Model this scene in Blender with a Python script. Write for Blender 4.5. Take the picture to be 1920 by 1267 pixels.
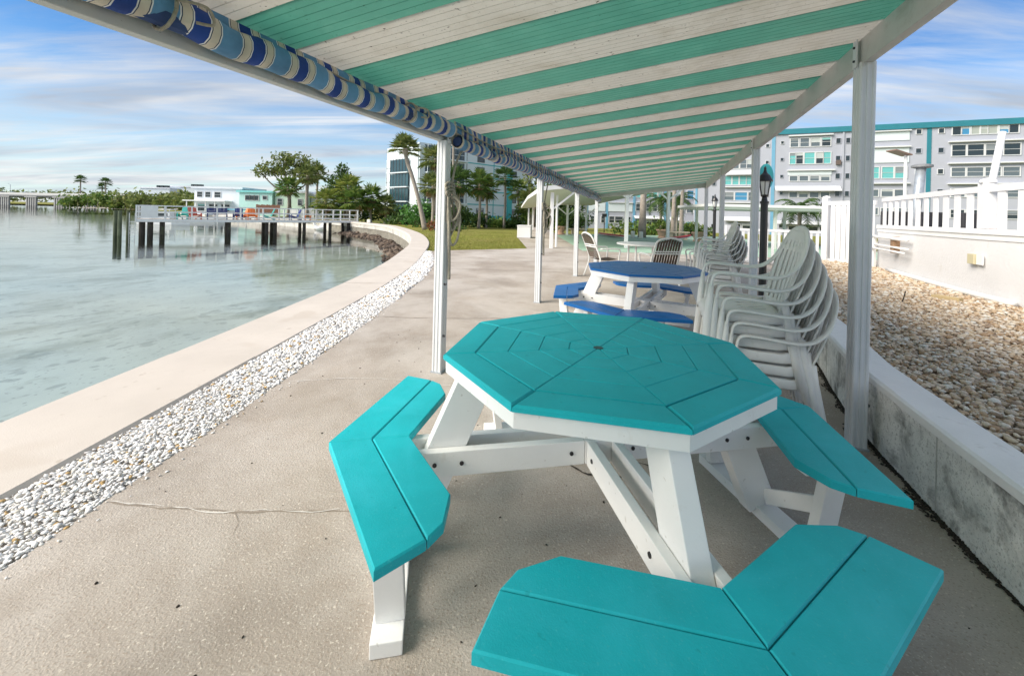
import bpy, bmesh, math, random
import numpy as np
from mathutils import Vector, Matrix

S = bpy.context.scene
for o in list(bpy.data.objects):
    bpy.data.objects.remove(o)
C = S.collection
R = math.radians
rng = random.Random(7)

# ------------------------------------------------------------------ camera
ROLL = math.atan(0.025)
cam_data = bpy.data.cameras.new('camera')
cam = bpy.data.objects.new('camera', cam_data)
C.objects.link(cam)
cr, sr = math.cos(ROLL), math.sin(ROLL)
cam.matrix_world = Matrix(((cr, -sr, 0, 0), (0, 0, -1, 0), (sr, cr, 0, 1.31), (0, 0, 0, 1)))
cam_data.sensor_width = 36.0
cam_data.lens = 14.31
cam_data.shift_y = -0.1216
cam_data.clip_start = 0.05
cam_data.clip_end = 4000
S.camera = cam

# ------------------------------------------------------------------ sky, sun, exposure
SUN_EL, SUN_AZ = 37.0, 246.0          # azimuth clockwise from +Y: behind the camera, to the left
world = bpy.data.worlds.new('World')
S.world = world
world.use_nodes = True
wn, wl = world.node_tree.nodes, world.node_tree.links
wn.clear()


def N(nodes, kind, **kw):
    n = nodes.new(kind)
    for k, v in kw.items():
        if k in n.inputs:
            n.inputs[k].default_value = v
        else:
            setattr(n, k, v)
    return n


def math_node(nodes, links, op, a, b=None, clamp=False):
    n = nodes.new('ShaderNodeMath')
    n.operation = op
    n.use_clamp = clamp
    for i, x in enumerate((a, b)):
        if x is None:
            continue
        if isinstance(x, (int, float)):
            n.inputs[i].default_value = x
        else:
            links.new(x, n.inputs[i])
    return n.outputs[0]


def ramp(nodes, links, fac, stops, interp='LINEAR'):
    n = nodes.new('ShaderNodeValToRGB')
    e = n.color_ramp.elements
    n.color_ramp.interpolation = interp
    while len(e) < len(stops):
        e.new(0.5)
    for el, (p, c) in zip(e, stops):
        el.position = p
        el.color = (c, c, c, 1) if isinstance(c, (int, float)) else (*c, 1)
    links.new(fac, n.inputs[0])
    return n.outputs[0]


def mixc(nodes, links, fac, a, b, blend='MIX'):
    n = nodes.new('ShaderNodeMix')
    n.data_type = 'RGBA'
    n.blend_type = blend
    for sock, x in ((n.inputs[0], fac), (n.inputs[6], a), (n.inputs[7], b)):
        if isinstance(x, (int, float)):
            sock.default_value = x
        elif isinstance(x, tuple):
            sock.default_value = (*x, 1)
        else:
            links.new(x, sock)
    return n.outputs[2]


sky = wn.new('ShaderNodeTexSky')
sky.sky_type = 'NISHITA'
sky.sun_disc = False
sky.sun_elevation = R(SUN_EL)
sky.sun_rotation = R(SUN_AZ)
sky.air_density = 1.0
sky.dust_density = 0.6
sky.ozone_density = 2.0
tc = wn.new('ShaderNodeTexCoord')
sep = wn.new('ShaderNodeSeparateXYZ')
wl.new(tc.outputs['Generated'], sep.inputs[0])
zz = math_node(wn, wl, 'ADD', math_node(wn, wl, 'MAXIMUM', sep.outputs[2], 0.0), 0.10)
px = math_node(wn, wl, 'DIVIDE', sep.outputs[0], zz)
py = math_node(wn, wl, 'DIVIDE', sep.outputs[1], zz)
comb = wn.new('ShaderNodeCombineXYZ')
wl.new(px, comb.inputs[0])
wl.new(py, comb.inputs[1])


def cloud_layer(scale, rot, detail, lo, hi, loc, dist=0.6, rough=0.55):
    mp = wn.new('ShaderNodeMapping')
    mp.inputs['Rotation'].default_value = (0, 0, R(rot))
    mp.inputs['Scale'].default_value = scale
    mp.inputs['Location'].default_value = loc
    wl.new(comb.outputs[0], mp.inputs[0])
    nz = N(wn, 'ShaderNodeTexNoise', Scale=1.0, Detail=detail, Roughness=rough, Distortion=dist)
    wl.new(mp.outputs[0], nz.inputs['Vector'])
    return ramp(wn, wl, nz.outputs[0], [(lo, 0.0), (hi, 1.0)])


c1 = cloud_layer((0.26, 1.35, 1), 14, 9, 0.39, 0.62, (3.1, 1.7, 0), 0.9, 0.62)
c2 = cloud_layer((0.9, 3.6, 1), 9, 6, 0.42, 0.78, (0.4, 5.2, 0), 1.0, 0.62)
cl = math_node(wn, wl, 'ADD', math_node(wn, wl, 'MULTIPLY', c1, 0.80), math_node(wn, wl, 'MULTIPLY', c2, 0.36), True)
shade = cloud_layer((0.5, 1.3, 1), 20, 4, 0.35, 0.7, (7.0, 2.0, 0))
cloud_col = mixc(wn, wl, shade, (2.15, 2.55, 3.25), (4.7, 4.85, 5.1))
sky_blue = mixc(wn, wl, 1.0, sky.outputs[0], (0.23, 0.52, 0.80), 'MULTIPLY')
hz = ramp(wn, wl, sep.outputs[2], [(0.0, 0.80), (0.07, 0.50), (0.30, 0.0)])
sky_low = mixc(wn, wl, hz, sky_blue, (4.4, 5.1, 5.2))
sky_mix = mixc(wn, wl, cl, sky_low, cloud_col)
bg = wn.new('ShaderNodeBackground')
bg.inputs['Strength'].default_value = 0.09
wl.new(sky_mix, bg.inputs['Color'])
wout = wn.new('ShaderNodeOutputWorld')
wl.new(bg.outputs[0], wout.inputs[0])

sun_data = bpy.data.lights.new('sun', 'SUN')
sun_data.energy = 2.6
sun_data.angle = R(40)
sun_data.color = (1.0, 0.95, 0.88)
sun = bpy.data.objects.new('sun', sun_data)
C.objects.link(sun)
d = Vector((math.sin(R(SUN_AZ)) * math.cos(R(SUN_EL)), math.cos(R(SUN_AZ)) * math.cos(R(SUN_EL)), math.sin(R(SUN_EL))))
sun.rotation_euler = d.to_track_quat('Z', 'Y').to_euler()
sun.location = (-8, -10, 30)

S.view_settings.view_transform = 'Standard'
S.view_settings.look = 'None'
S.view_settings.gamma = 1.0
S.view_settings.exposure = 1.28
S.view_settings.use_curve_mapping = False
S.view_settings.use_white_balance = True
S.view_settings.white_balance_temperature = 7100
S.view_settings.white_balance_tint = 10

# ------------------------------------------------------------------ materials
MATS = {}


def mat(name, col, rough=0.5, var=0.0, vscale=3.0, bump=0.0, bscale=40.0, metal=0.0, spec=0.5,
        speck=None, coat=0.0, stain=None, world_coords=False, island=None, trans=0.0):
    """speck = (scale, threshold, colour, amount); stain = (scale, colour, lo, hi); island = list of colours"""
    if name in MATS:
        return MATS[name]
    m = bpy.data.materials.new(name)
    m.use_nodes = True
    nd, ln = m.node_tree.nodes, m.node_tree.links
    p = nd['Principled BSDF']
    p.inputs['Roughness'].default_value = rough
    p.inputs['Metallic'].default_value = metal
    p.inputs['Specular IOR Level'].default_value = spec
    p.inputs['Coat Weight'].default_value = coat
    if world_coords:
        vec = nd.new('ShaderNodeNewGeometry').outputs['Position']
    else:
        vec = nd.new('ShaderNodeTexCoord').outputs['Object']
    cur = col
    if island:
        g = nd.new('ShaderNodeNewGeometry')
        n = len(island)
        cur = ramp(nd, ln, g.outputs['Random Per Island'], [(i / n, c) for i, c in enumerate(island)], 'CONSTANT')
    if var:
        nz = N(nd, 'ShaderNodeTexNoise', Scale=vscale, Detail=6.0, Roughness=0.6)
        ln.new(vec, nz.inputs['Vector'])
        f = ramp(nd, ln, nz.outputs[0], [(0.28, 1.0 - var), (0.72, 1.0 + var)])
        cur = mixc(nd, ln, 1.0, cur, f, 'MULTIPLY')
    if stain:
        sc, scol, lo, hi = stain
        nz = N(nd, 'ShaderNodeTexNoise', Scale=sc, Detail=8.0, Roughness=0.68, Distortion=0.4)
        ln.new(vec, nz.inputs['Vector'])
        cur = mixc(nd, ln, ramp(nd, ln, nz.outputs[0], [(lo, 0.0), (hi, 1.0)]), cur, scol)
    if speck:
        for sc, th, scol, amt in (speck if isinstance(speck, list) else [speck]):
            nz = N(nd, 'ShaderNodeTexNoise', Scale=sc, Detail=2.0, Roughness=0.5)
            ln.new(vec, nz.inputs['Vector'])
            cur = mixc(nd, ln, ramp(nd, ln, nz.outputs[0], [(th, 0.0), (th + 0.06, amt)]), cur, scol)
    if isinstance(cur, tuple):
        p.inputs['Base Color'].default_value = (*cur, 1)
    else:
        ln.new(cur, p.inputs['Base Color'])
    if bump:
        nz = N(nd, 'ShaderNodeTexNoise', Scale=bscale, Detail=4.0, Roughness=0.6)
        ln.new(vec, nz.inputs['Vector'])
        b = N(nd, 'ShaderNodeBump', Strength=bump, Distance=0.02)
        ln.new(nz.outputs[0], b.inputs['Height'])
        ln.new(b.outputs[0], p.inputs['Normal'])
    if trans:
        t = nd.new('ShaderNodeBsdfTranslucent')
        if isinstance(cur, tuple):
            t.inputs[0].default_value = (*cur, 1)
        else:
            ln.new(cur, t.inputs[0])
        mx = nd.new('ShaderNodeMixShader')
        mx.inputs[0].default_value = trans
        ln.new(p.outputs[0], mx.inputs[1])
        ln.new(t.outputs[0], mx.inputs[2])
        ln.new(mx.outputs[0], nd['Material Output'].inputs[0])
    MATS[name] = m
    return m


teal = mat('teal_poly', (0.0, 0.445, 0.505), 0.48, 0.12, 4, 0.14, 240, spec=0.22, stain=(2.2, (0.02, 0.51, 0.60), 0.5, 0.75), speck=[(150, 0.64, (0.06, 0.52, 0.56), 0.45), (34, 0.70, (0.0, 0.30, 0.33), 0.45)])
blue = mat('blue_poly', (0.001, 0.12, 0.38), 0.36, 0.10, 5, 0.08, 260, spec=0.35)
white_poly = mat('white_poly', (0.84, 0.84, 0.83), 0.45, 0.04, 4, 0.06, 120, stain=(7, (0.60, 0.57, 0.52), 0.60, 0.86), speck=(40, 0.70, (0.48, 0.45, 0.40), 0.5))
bolt_m = mat('bolt_steel', (0.06, 0.06, 0.065), 0.4, metal=0.8)
white_paint = mat('white_paint', (0.78, 0.78, 0.77), 0.5, 0.04, 3, 0.03, 60, stain=(5, (0.58, 0.55, 0.50), 0.62, 0.9))
post_paint = mat('post_paint', (0.62, 0.64, 0.66), 0.38, 0.05, 6, 0.03, 80, spec=0.6, stain=(7, (0.42, 0.40, 0.37), 0.62, 0.85))
beam_paint = mat('beam_paint', (0.50, 0.50, 0.48), 0.5, 0.08, 4, 0.06, 120, stain=(6, (0.36, 0.33, 0.29), 0.55, 0.8),
                 speck=(55, 0.72, (0.20, 0.17, 0.14), 0.7))
panel_green = mat('roof_panel_green', (0.085, 0.34, 0.25), 0.5, 0.10, 5, 0.05, 150, stain=(3.5, (0.15, 0.44, 0.33), 0.5, 0.8),
                  speck=(44, 0.69, (0.03, 0.15, 0.10), 0.7), trans=0.24)
panel_white = mat('roof_panel_white', (0.62, 0.58, 0.51), 0.5, 0.06, 5, 0.05, 150, stain=(3, (0.47, 0.42, 0.34), 0.48, 0.74),
                  speck=[(38, 0.685, (0.08, 0.06, 0.05), 0.95), (120, 0.68, (0.20, 0.16, 0.12), 0.8)], trans=0.24)
concrete = mat('patio_concrete', (0.36, 0.312, 0.265), 0.85, 0.22, 1.1, 0.35, 110, spec=0.25, world_coords=True,
               stain=(0.55, (0.54, 0.50, 0.455), 0.42, 0.68),
               speck=[(110, 0.58, (0.28, 0.225, 0.175), 0.5), (75, 0.63, (0.66, 0.60, 0.52), 0.65), (150, 0.61, (0.62, 0.56, 0.48), 0.5), (2.6, 0.62, (0.31, 0.26, 0.21), 0.28), (0.9, 0.60, (0.32, 0.27, 0.215), 0.28)])
coping = mat('coping_concrete', (0.57, 0.515, 0.455), 0.85, 0.07, 1.6, 0.15, 160, spec=0.25, world_coords=True,
             stain=(0.8, (0.63, 0.575, 0.515), 0.5, 0.8), speck=[(140, 0.64, (0.46, 0.40, 0.34), 0.5), (1.7, 0.62, (0.48, 0.41, 0.34), 0.4), (12, 0.68, (0.40, 0.34, 0.28), 0.5)])
seawall_m = mat('seawall_concrete', (0.52, 0.50, 0.46), 0.85, 0.15, 0.9, 0.3, 40, world_coords=True, stain=(1.2, (0.20, 0.19, 0.17), 0.5, 0.72))
block_wall = mat('block_wall_paint', (0.76, 0.76, 0.73), 0.8, 0.22, 6.0, 0.6, 45, spec=0.3, world_coords=True,
                 stain=(4.5, (0.20, 0.20, 0.19), 0.50, 0.66), speck=[(60, 0.60, (0.30, 0.29, 0.27), 0.5), (130, 0.60, (0.24, 0.24, 0.23), 0.5)])
block_cap = mat('wall_cap_paint', (0.76, 0.76, 0.75), 0.75, 0.06, 4, 0.3, 50, world_coords=True, stain=(8, (0.45, 0.43, 0.40), 0.6, 0.8))
soil = mat('dark_soil', (0.040, 0.032, 0.024), 0.95, 0.3, 20, 0.8, 60, world_coords=True)
pebble_bed = mat('pebble_bed', (0.17, 0.135, 0.10), 0.9, 0.3, 30, 0.5, 60, world_coords=True)
shell_bed = mat('shell_bed', (0.46, 0.44, 0.41), 0.9, 0.4, 60, 0.5, 90, world_coords=True)
tan_pebble = mat('tan_pebble', (0.5, 0.4, 0.3), 0.6, 0.12, 60, spec=0.35,
                 island=[(0.56, 0.44, 0.32), (0.62, 0.52, 0.40), (0.47, 0.34, 0.22), (0.68, 0.61, 0.51), (0.41, 0.27, 0.16),
                         (0.58, 0.48, 0.37), (0.65, 0.54, 0.40), (0.32, 0.23, 0.16), (0.60, 0.46, 0.31), (0.72, 0.68, 0.60)])
white_shell = mat('white_shell', (0.8, 0.8, 0.8), 0.6, 0.06, 60, spec=0.35,
                  island=[(0.82, 0.81, 0.79), (0.76, 0.75, 0.73), (0.86, 0.85, 0.83), (0.68, 0.67, 0.66), (0.80, 0.78, 0.74),
                          (0.84, 0.83, 0.82), (0.58, 0.57, 0.57), (0.78, 0.77, 0.77), (0.85, 0.84, 0.82), (0.72, 0.69, 0.63),
                          (0.83, 0.82, 0.80), (0.50, 0.33, 0.14), (0.80, 0.79, 0.78), (0.42, 0.41, 0.41), (0.84, 0.83, 0.81),
                          (0.74, 0.74, 0.74), (0.86, 0.86, 0.85), (0.66, 0.62, 0.54), (0.81, 0.80, 0.79), (0.79, 0.78, 0.77)])
grass_m = mat('lawn_grass', (0.20, 0.205, 0.045), 0.95, 0.25, 0.6, 0.6, 30, spec=0.1, world_coords=True, stain=(0.35, (0.27, 0.22, 0.08), 0.46, 0.75),
              speck=(14, 0.60, (0.09, 0.12, 0.022), 0.6))
blade_m = mat('grass_blade', (0.13, 0.16, 0.03), 0.8, spec=0.15, island=[(0.19, 0.20, 0.04), (0.13, 0.16, 0.03), (0.26, 0.23, 0.07), (0.17, 0.19, 0.04)])
court_m = mat('court_paint', (0.34, 0.50, 0.38), 0.7, 0.08, 0.8, world_coords=True, stain=(0.6, (0.30, 0.48, 0.37), 0.5, 0.7))
plastic = mat('white_resin', (0.90, 0.89, 0.86), 0.38, 0.04, 7, 0.03, 90, stain=(10, (0.70, 0.68, 0.62), 0.62, 0.85), trans=0.18)
black_metal = mat('black_metal', (0.012, 0.012, 0.013), 0.38, spec=0.6)
rope_m = mat('rope', (0.34, 0.31, 0.25), 0.9, 0.25, 60, 0.5, 300)
galv = mat('galvanised', (0.42, 0.46, 0.50), 0.4, 0.2, 9, metal=0.5, stain=(6, (0.30, 0.17, 0.09), 0.62, 0.75))
deck_wood = mat('deck_wood', (0.30, 0.25, 0.20), 0.8, 0.2, 3)
pile_wood = mat('pile_wood', (0.045, 0.038, 0.032), 0.85, 0.3, 3, stain=(2.0, (0.10, 0.12, 0.06), 0.55, 0.75))
rock_m = mat('riprap_rock', (0.16, 0.115, 0.085), 0.9, 0.3, 4, 0.6, 9, island=[(0.085, 0.058, 0.042), (0.11, 0.08, 0.06), (0.055, 0.04, 0.032), (0.15, 0.11, 0.08)])
trunk_m = mat('palm_trunk', (0.30, 0.26, 0.22), 0.9, 0.25, 6, 0.5, 14)
bark_m = mat('bark', (0.14, 0.11, 0.085), 0.9, 0.3, 5, 0.5, 12)
terracotta = mat('terracotta', (0.58, 0.38, 0.27), 0.8, 0.12, 6)
strap_m = mat('brown_strap', (0.085, 0.058, 0.042), 0.6, 0.2, 20)
facade_m = mat('facade_lilac', (0.37, 0.39, 0.45), 0.85, 0.05, 0.5, 0.1, 20)
facade_w = mat('facade_white', (0.60, 0.67, 0.70), 0.85, 0.04, 0.4)
teal_trim = mat('teal_trim', (0.014, 0.175, 0.225), 0.6, 0.08, 1)
aqua_trim = mat('aqua_trim', (0.03, 0.36, 0.38), 0.6, 0.06, 1)
sky_trim = mat('sky_blue_trim', (0.13, 0.33, 0.48), 0.6, 0.06, 1)
glass_d = mat('glass_dark', (0.018, 0.030, 0.036), 0.08, spec=0.8)
glass_g = mat('glass_grey', (0.10, 0.13, 0.15), 0.12, spec=0.8)
glass_t = mat('glass_teal', (0.12, 0.42, 0.42), 0.15, spec=0.7)
glass_p = mat('glass_pale', (0.34, 0.37, 0.34), 0.2, spec=0.6)
glass_b = mat('glass_blue', (0.04, 0.22, 0.40), 0.12, spec=0.8)
PANE = {'d': glass_d, 'g': glass_g, 't': glass_t, 'p': glass_p, 'b': glass_b}


def leaf_mat(name, cols, tr=0.35):
    return mat(name, cols[0], 0.55, spec=0.3, island=cols, trans=tr)


lf_dark = leaf_mat('leaf_dark', [(0.055, 0.11, 0.026), (0.08, 0.15, 0.035), (0.04, 0.085, 0.022), (0.1, 0.17, 0.045)])
lf_mid = leaf_mat('leaf_mid', [(0.12, 0.21, 0.042), (0.09, 0.17, 0.034), (0.17, 0.26, 0.056), (0.07, 0.14, 0.03), (0.21, 0.26, 0.06)])
lf_olive = leaf_mat('leaf_olive', [(0.17, 0.22, 0.058), (0.12, 0.17, 0.042), (0.21, 0.25, 0.08), (0.25, 0.26, 0.09), (0.1, 0.14, 0.04)])
lf_green = leaf_mat('leaf_bright', [(0.08, 0.22, 0.05), (0.11, 0.28, 0.06), (0.06, 0.17, 0.04)])
lf_yellow = leaf_mat('leaf_yellowgreen', [(0.25, 0.3, 0.06), (0.19, 0.26, 0.05), (0.32, 0.34, 0.09), (0.14, 0.2, 0.04)])
lf_red = leaf_mat('leaf_red', [(0.26, 0.072, 0.039), (0.338, 0.117, 0.052), (0.156, 0.065, 0.026), (0.13, 0.117, 0.026)])


def blind_material():
    m = bpy.data.materials.new('striped_canvas')
    m.use_nodes = True
    nd, ln = m.node_tree.nodes, m.node_tree.links
    p = nd['Principled BSDF']
    p.inputs['Roughness'].default_value = 0.8
    t = nd.new('ShaderNodeTexCoord')
    s = nd.new('ShaderNodeSeparateXYZ')
    ln.new(t.outputs['Object'], s.inputs[0])
    f = math_node(nd, ln, 'FRACT', math_node(nd, ln, 'MULTIPLY', s.outputs[1], 1 / 0.22))
    navy, cream, light, wt, dk = (0.006, 0.045, 0.24), (0.57, 0.51, 0.42), (0.095, 0.25, 0.43), (0.72, 0.72, 0.72), (0.03, 0.05, 0.10)
    col = ramp(nd, ln, f, [(0.0, navy), (0.235, wt), (0.255, dk), (0.27, cream), (0.40, dk), (0.415, wt), (0.435, light),
                           (0.80, wt), (0.82, dk), (0.835, cream), (0.965, dk), (0.98, wt)], 'CONSTANT')
    nz = N(nd, 'ShaderNodeTexNoise', Scale=9.0, Detail=5.0)
    ln.new(t.outputs['Object'], nz.inputs['Vector'])
    col = mixc(nd, ln, 1.0, col, ramp(nd, ln, nz.outputs[0], [(0.3, 0.72), (0.7, 1.12)]), 'MULTIPLY')
    ln.new(col, p.inputs['Base Color'])
    b = N(nd, 'ShaderNodeBump', Strength=0.35, Distance=0.02)
    n2 = N(nd, 'ShaderNodeTexNoise', Scale=16.0, Detail=3.0, Distortion=1.0)
    ln.new(t.outputs['Object'], n2.inputs['Vector'])
    ln.new(n2.outputs[0], b.inputs['Height'])
    ln.new(b.outputs[0], p.inputs['Normal'])
    return m


def water_material():
    m = bpy.data.materials.new('bay_water')
    m.use_nodes = True
    nd, ln = m.node_tree.nodes, m.node_tree.links
    nd.clear()
    out = nd.new('ShaderNodeOutputMaterial')
    g = nd.new('ShaderNodeNewGeometry')
    mp = nd.new('ShaderNodeMapping')
    mp.inputs['Scale'].default_value = (0.9, 2.6, 1)
    mp.inputs['Rotation'].default_value = (0, 0, R(-12))
    ln.new(g.outputs['Position'], mp.inputs[0])
    n1 = N(nd, 'ShaderNodeTexNoise', Scale=1.5, Detail=5.0, Roughness=0.55, Distortion=0.5)
    n2 = N(nd, 'ShaderNodeTexNoise', Scale=9.0, Detail=3.0, Roughness=0.5)
    n3 = N(nd, 'ShaderNodeTexNoise', Scale=0.22, Detail=2.0)
    for n in (n1, n2, n3):
        ln.new(mp.outputs[0], n.inputs['Vector'])
    h = math_node(nd, ln, 'ADD', n1.outputs[0], math_node(nd, ln, 'MULTIPLY', n2.outputs[0], 0.22))
    patch = ramp(nd, ln, n3.outputs[0], [(0.4, 0.35), (0.6, 1.0)])
    h = math_node(nd, ln, 'MULTIPLY', h, patch)
    b = N(nd, 'ShaderNodeBump', Strength=0.13, Distance=0.03)
    ln.new(h, b.inputs['Height'])
    gl = N(nd, 'ShaderNodeBsdfGlossy', Roughness=0.015)
    ln.new(b.outputs[0], gl.inputs['Normal'])
    tr = nd.new('ShaderNodeBsdfTransparent')
    tr.inputs[0].default_value = (0.95, 0.985, 0.975, 1)
    fr = N(nd, 'ShaderNodeFresnel', IOR=1.33)
    ln.new(b.outputs[0], fr.inputs['Normal'])
    mx = nd.new('ShaderNodeMixShader')
    ln.new(fr.outputs[0], mx.inputs[0])
    ln.new(tr.outputs[0], mx.inputs[1])
    ln.new(gl.outputs[0], mx.inputs[2])
    ln.new(mx.outputs[0], out.inputs[0])
    return m


# ------------------------------------------------------------------ mesh helpers
class MB:
    """collects boxes, bars, tubes and prisms; build() links them as one mesh object"""
    def __init__(self):
        self.v, self.f = [], []

    def add(self, vs, fs):
        b = len(self.v)
        self.v += [tuple(x) for x in vs]
        self.f += [tuple(i + b for i in q) for q in fs]
        return self

    def box(self, c, s, rz=0.0, m=None):
        x, y, z = s[0] / 2, s[1] / 2, s[2] / 2
        vs = [Vector(q) for q in ((-x, -y, -z), (x, -y, -z), (x, y, -z), (-x, y, -z), (-x, -y, z), (x, -y, z), (x, y, z), (-x, y, z))]
        if m is None:
            m = Matrix.Rotation(rz, 3, 'Z')
        vs = [m @ q + Vector(c) for q in vs]
        return self.add(vs, [(3, 2, 1, 0), (4, 5, 6, 7), (0, 1, 5, 4), (1, 2, 6, 5), (2, 3, 7, 6), (3, 0, 4, 7)])

    def span(self, x0, x1, y0, y1, z0, z1):
        return self.box(((x0 + x1) / 2, (y0 + y1) / 2, (z0 + z1) / 2), (x1 - x0, y1 - y0, z1 - z0))

    def bar(self, a, b, w, h, side=None):
        """box from a to b: w across (along side), h the other way"""
        a, b = Vector(a), Vector(b)
        t = (b - a)
        L = t.length
        t = t / L
        s = Vector(side) if side else (t.cross(Vector((0, 0, 1))) if abs(t.z) < 0.99 else Vector((1, 0, 0)))
        s = (s - t * s.dot(t)).normalized()
        n = t.cross(s)
        m = Matrix((s, t, n)).transposed()
        return self.box((a + b) / 2, (w, L, h), m=m)

    def tube(self, path, r, n=8, flat=None, side=None, cap=True):
        """swept ellipse; r a number or list; flat = second radius"""
        pts = [Vector(q) for q in path]
        k = len(pts)
        rr = r if isinstance(r, (list, tuple)) else [r] * k
        ff = flat if isinstance(flat, (list, tuple)) else ([flat] * k if flat else rr)
        rings = []
        ref = Vector(side) if side else None
        prev = None
        for i in range(k):
            t = (pts[min(i + 1, k - 1)] - pts[max(i - 1, 0)]).normalized()
            q = ref if ref is not None else (prev if prev is not None else (Vector((0, 0, 1)) if abs(t.z) < 0.9 else Vector((1, 0, 0))))
            s = (q - t * q.dot(t))
            s = s.normalized() if s.length > 1e-6 else t.orthogonal().normalized()
            prev = s
            u = t.cross(s)
            rings += [pts[i] + s * (rr[i] * math.cos(a)) + u * (ff[i] * math.sin(a)) for a in [2 * math.pi * j / n for j in range(n)]]
        fs = []
        for i in range(k - 1):
            for j in range(n):
                fs.append((i * n + j, i * n + (j + 1) % n, (i + 1) * n + (j + 1) % n, (i + 1) * n + j))
        if cap:
            fs.append(tuple(reversed(range(n))))
            fs.append(tuple((k - 1) * n + j for j in range(n)))
        return self.add(rings, fs)

    def lathe(self, prof, c=(0, 0, 0), n=16):
        vs, fs = [], []
        for r, z in prof:
            for j in range(n):
                a = 2 * math.pi * j / n
                vs.append((c[0] + r * math.cos(a), c[1] + r * math.sin(a), c[2] + z))
        for i in range(len(prof) - 1):
            for j in range(n):
                fs.append((i * n + j, i * n + (j + 1) % n, (i + 1) * n + (j + 1) % n, (i + 1) * n + j))
        fs.append(tuple(reversed(range(n))))
        fs.append(tuple((len(prof) - 1) * n + j for j in range(n)))
        return self.add(vs, fs)

    def board(self, poly, z0, z1, c=0.004):
        """convex polygon (counter-clockwise) as a board with chamfered top edge"""
        p = [Vector((x, y)) for x, y in poly]
        n = len(p)
        ins = []
        for i in range(n):
            a, b, d_ = p[i - 1], p[i], p[(i + 1) % n]
            e1, e2 = (b - a).normalized(), (d_ - b).normalized()
            n1, n2 = Vector((-e1.y, e1.x)), Vector((-e2.y, e2.x))
            m = (n1 + n2)
            m = m / max(m.dot(n1), 0.3)
            ins.append(b + m * c)
        vs = [(q.x, q.y, z0) for q in p] + [(q.x, q.y, z1 - c) for q in p] + [(q.x, q.y, z1) for q in ins]
        fs = [tuple(reversed(range(n)))]
        for i in range(n):
            j = (i + 1) % n
            fs += [(i, j, n + j, n + i), (n + i, n + j, 2 * n + j, 2 * n + i)]
        fs.append(tuple(2 * n + i for i in range(n)))
        return self.add(vs, fs)

    def prism(self, poly, z0, z1):
        n = len(poly)
        vs = [(x, y, z0) for x, y in poly] + [(x, y, z1) for x, y in poly]
        fs = [tuple(reversed(range(n))), tuple(range(n, 2 * n))] + [(i, (i + 1) % n, n + (i + 1) % n, n + i) for i in range(n)]
        return self.add(vs, fs)

    def build(self, name, m, parent=None, smooth=False, bevel=0.0, loc=None):
        me = bpy.data.meshes.new(name)
        me.from_pydata(self.v, [], self.f)
        if bevel:
            bm = bmesh.new()
            bm.from_mesh(me)
            es = [e for e in bm.edges if len(e.link_faces) == 2 and e.calc_face_angle(0) > 0.6]
            bmesh.ops.bevel(bm, geom=es, offset=bevel, segments=2, affect='EDGES', profile=0.6, clamp_overlap=True)
            bm.to_mesh(me)
            bm.free()
        me.materials.append(m)
        if smooth:
            me.polygons.foreach_set('use_smooth', [True] * len(me.polygons))
        o = bpy.data.objects.new(name, me)
        C.objects.link(o)
        if parent:
            o.parent = parent
        if loc:
            o.location = loc
        return o


def tag(o, label=None, cat=None, group=None, kind=None):
    if label:
        o['label'] = label
    if cat:
        o['category'] = cat
    if group:
        o['group'] = group
    if kind:
        o['kind'] = kind
    return o


def thing(name, label, cat, loc=(0, 0, 0), rz=0.0, group=None):
    o = bpy.data.objects.new(name, None)
    o.empty_display_size = 0.2
    C.objects.link(o)
    o.location = loc
    o.rotation_euler = (0, 0, rz)
    return tag(o, label, cat, group)


def copy_tree(o, parent=None):
    c = o.copy()
    C.objects.link(c)
    c.parent = parent
    for ch in list(o.children):
        copy_tree(ch, c)
    return c


def quick(name, m, parent, vs_build, **kw):
    b = MB()
    vs_build(b)
    return b.build(name, m, parent, **kw)


def share(mesh, name, parent, mtx):
    o = bpy.data.objects.new(name, mesh)
    C.objects.link(o)
    o.parent = parent
    o.matrix_local = mtx
    return o


def catmull(pts, n=8):
    P = [Vector(p) for p in pts]
    out = []
    for i in range(len(P) - 1):
        a, b, c_, d_ = P[max(i - 1, 0)], P[i], P[i + 1], P[min(i + 2, len(P) - 1)]
        for k in range(n):
            t = k / n
            out.append(0.5 * ((2 * b) + (c_ - a) * t + (2 * a - 5 * b + 4 * c_ - d_) * t * t + (3 * b - a - 3 * c_ + d_) * t ** 3))
    out.append(P[-1])
    return out


# canopy frame: origin at the left post beside the teal table, p to the right across, s along
A0 = Vector((-0.57, 3.34, 0))
YAW = R(20)
UD = Vector((math.sin(YAW), math.cos(YAW), 0))
PD = Vector((math.cos(YAW), -math.sin(YAW), 0))


def W(p, s, z=0.0):
    return A0 + PD * p + UD * s + Vector((0, 0, z))


# ------------------------------------------------------------------ water, land, seawall
coast = [(-3.0, -14), (-3.0, -6), (-3.0, 0), (-2.96, 4), (-2.98, 7.8), (-3.35, 11.7), (-4.45, 18), (-6.8, 25.6), (-11, 35.0), (-16, 41.5), (-21, 47)]
CO = catmull([(x, y, 0) for x, y in coast], 10)


def offset_line(line, dist):
    out = []
    for i, q in enumerate(line):
        t = (line[min(i + 1, len(line) - 1)] - line[max(i - 1, 0)]).normalized()
        out.append(q + Vector((t.y, -t.x, 0)) * dist)
    return out


def x_at(line, y):
    for a, b in zip(line, line[1:]):
        if a.y <= y <= b.y:
            f = (y - a.y) / max(b.y - a.y, 1e-6)
            return a.x + (b.x - a.x) * f
    return line[-1].x if y > line[-1].y else line[0].x


CI = offset_line(CO, 0.78)
WZ = -1.2

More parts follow.
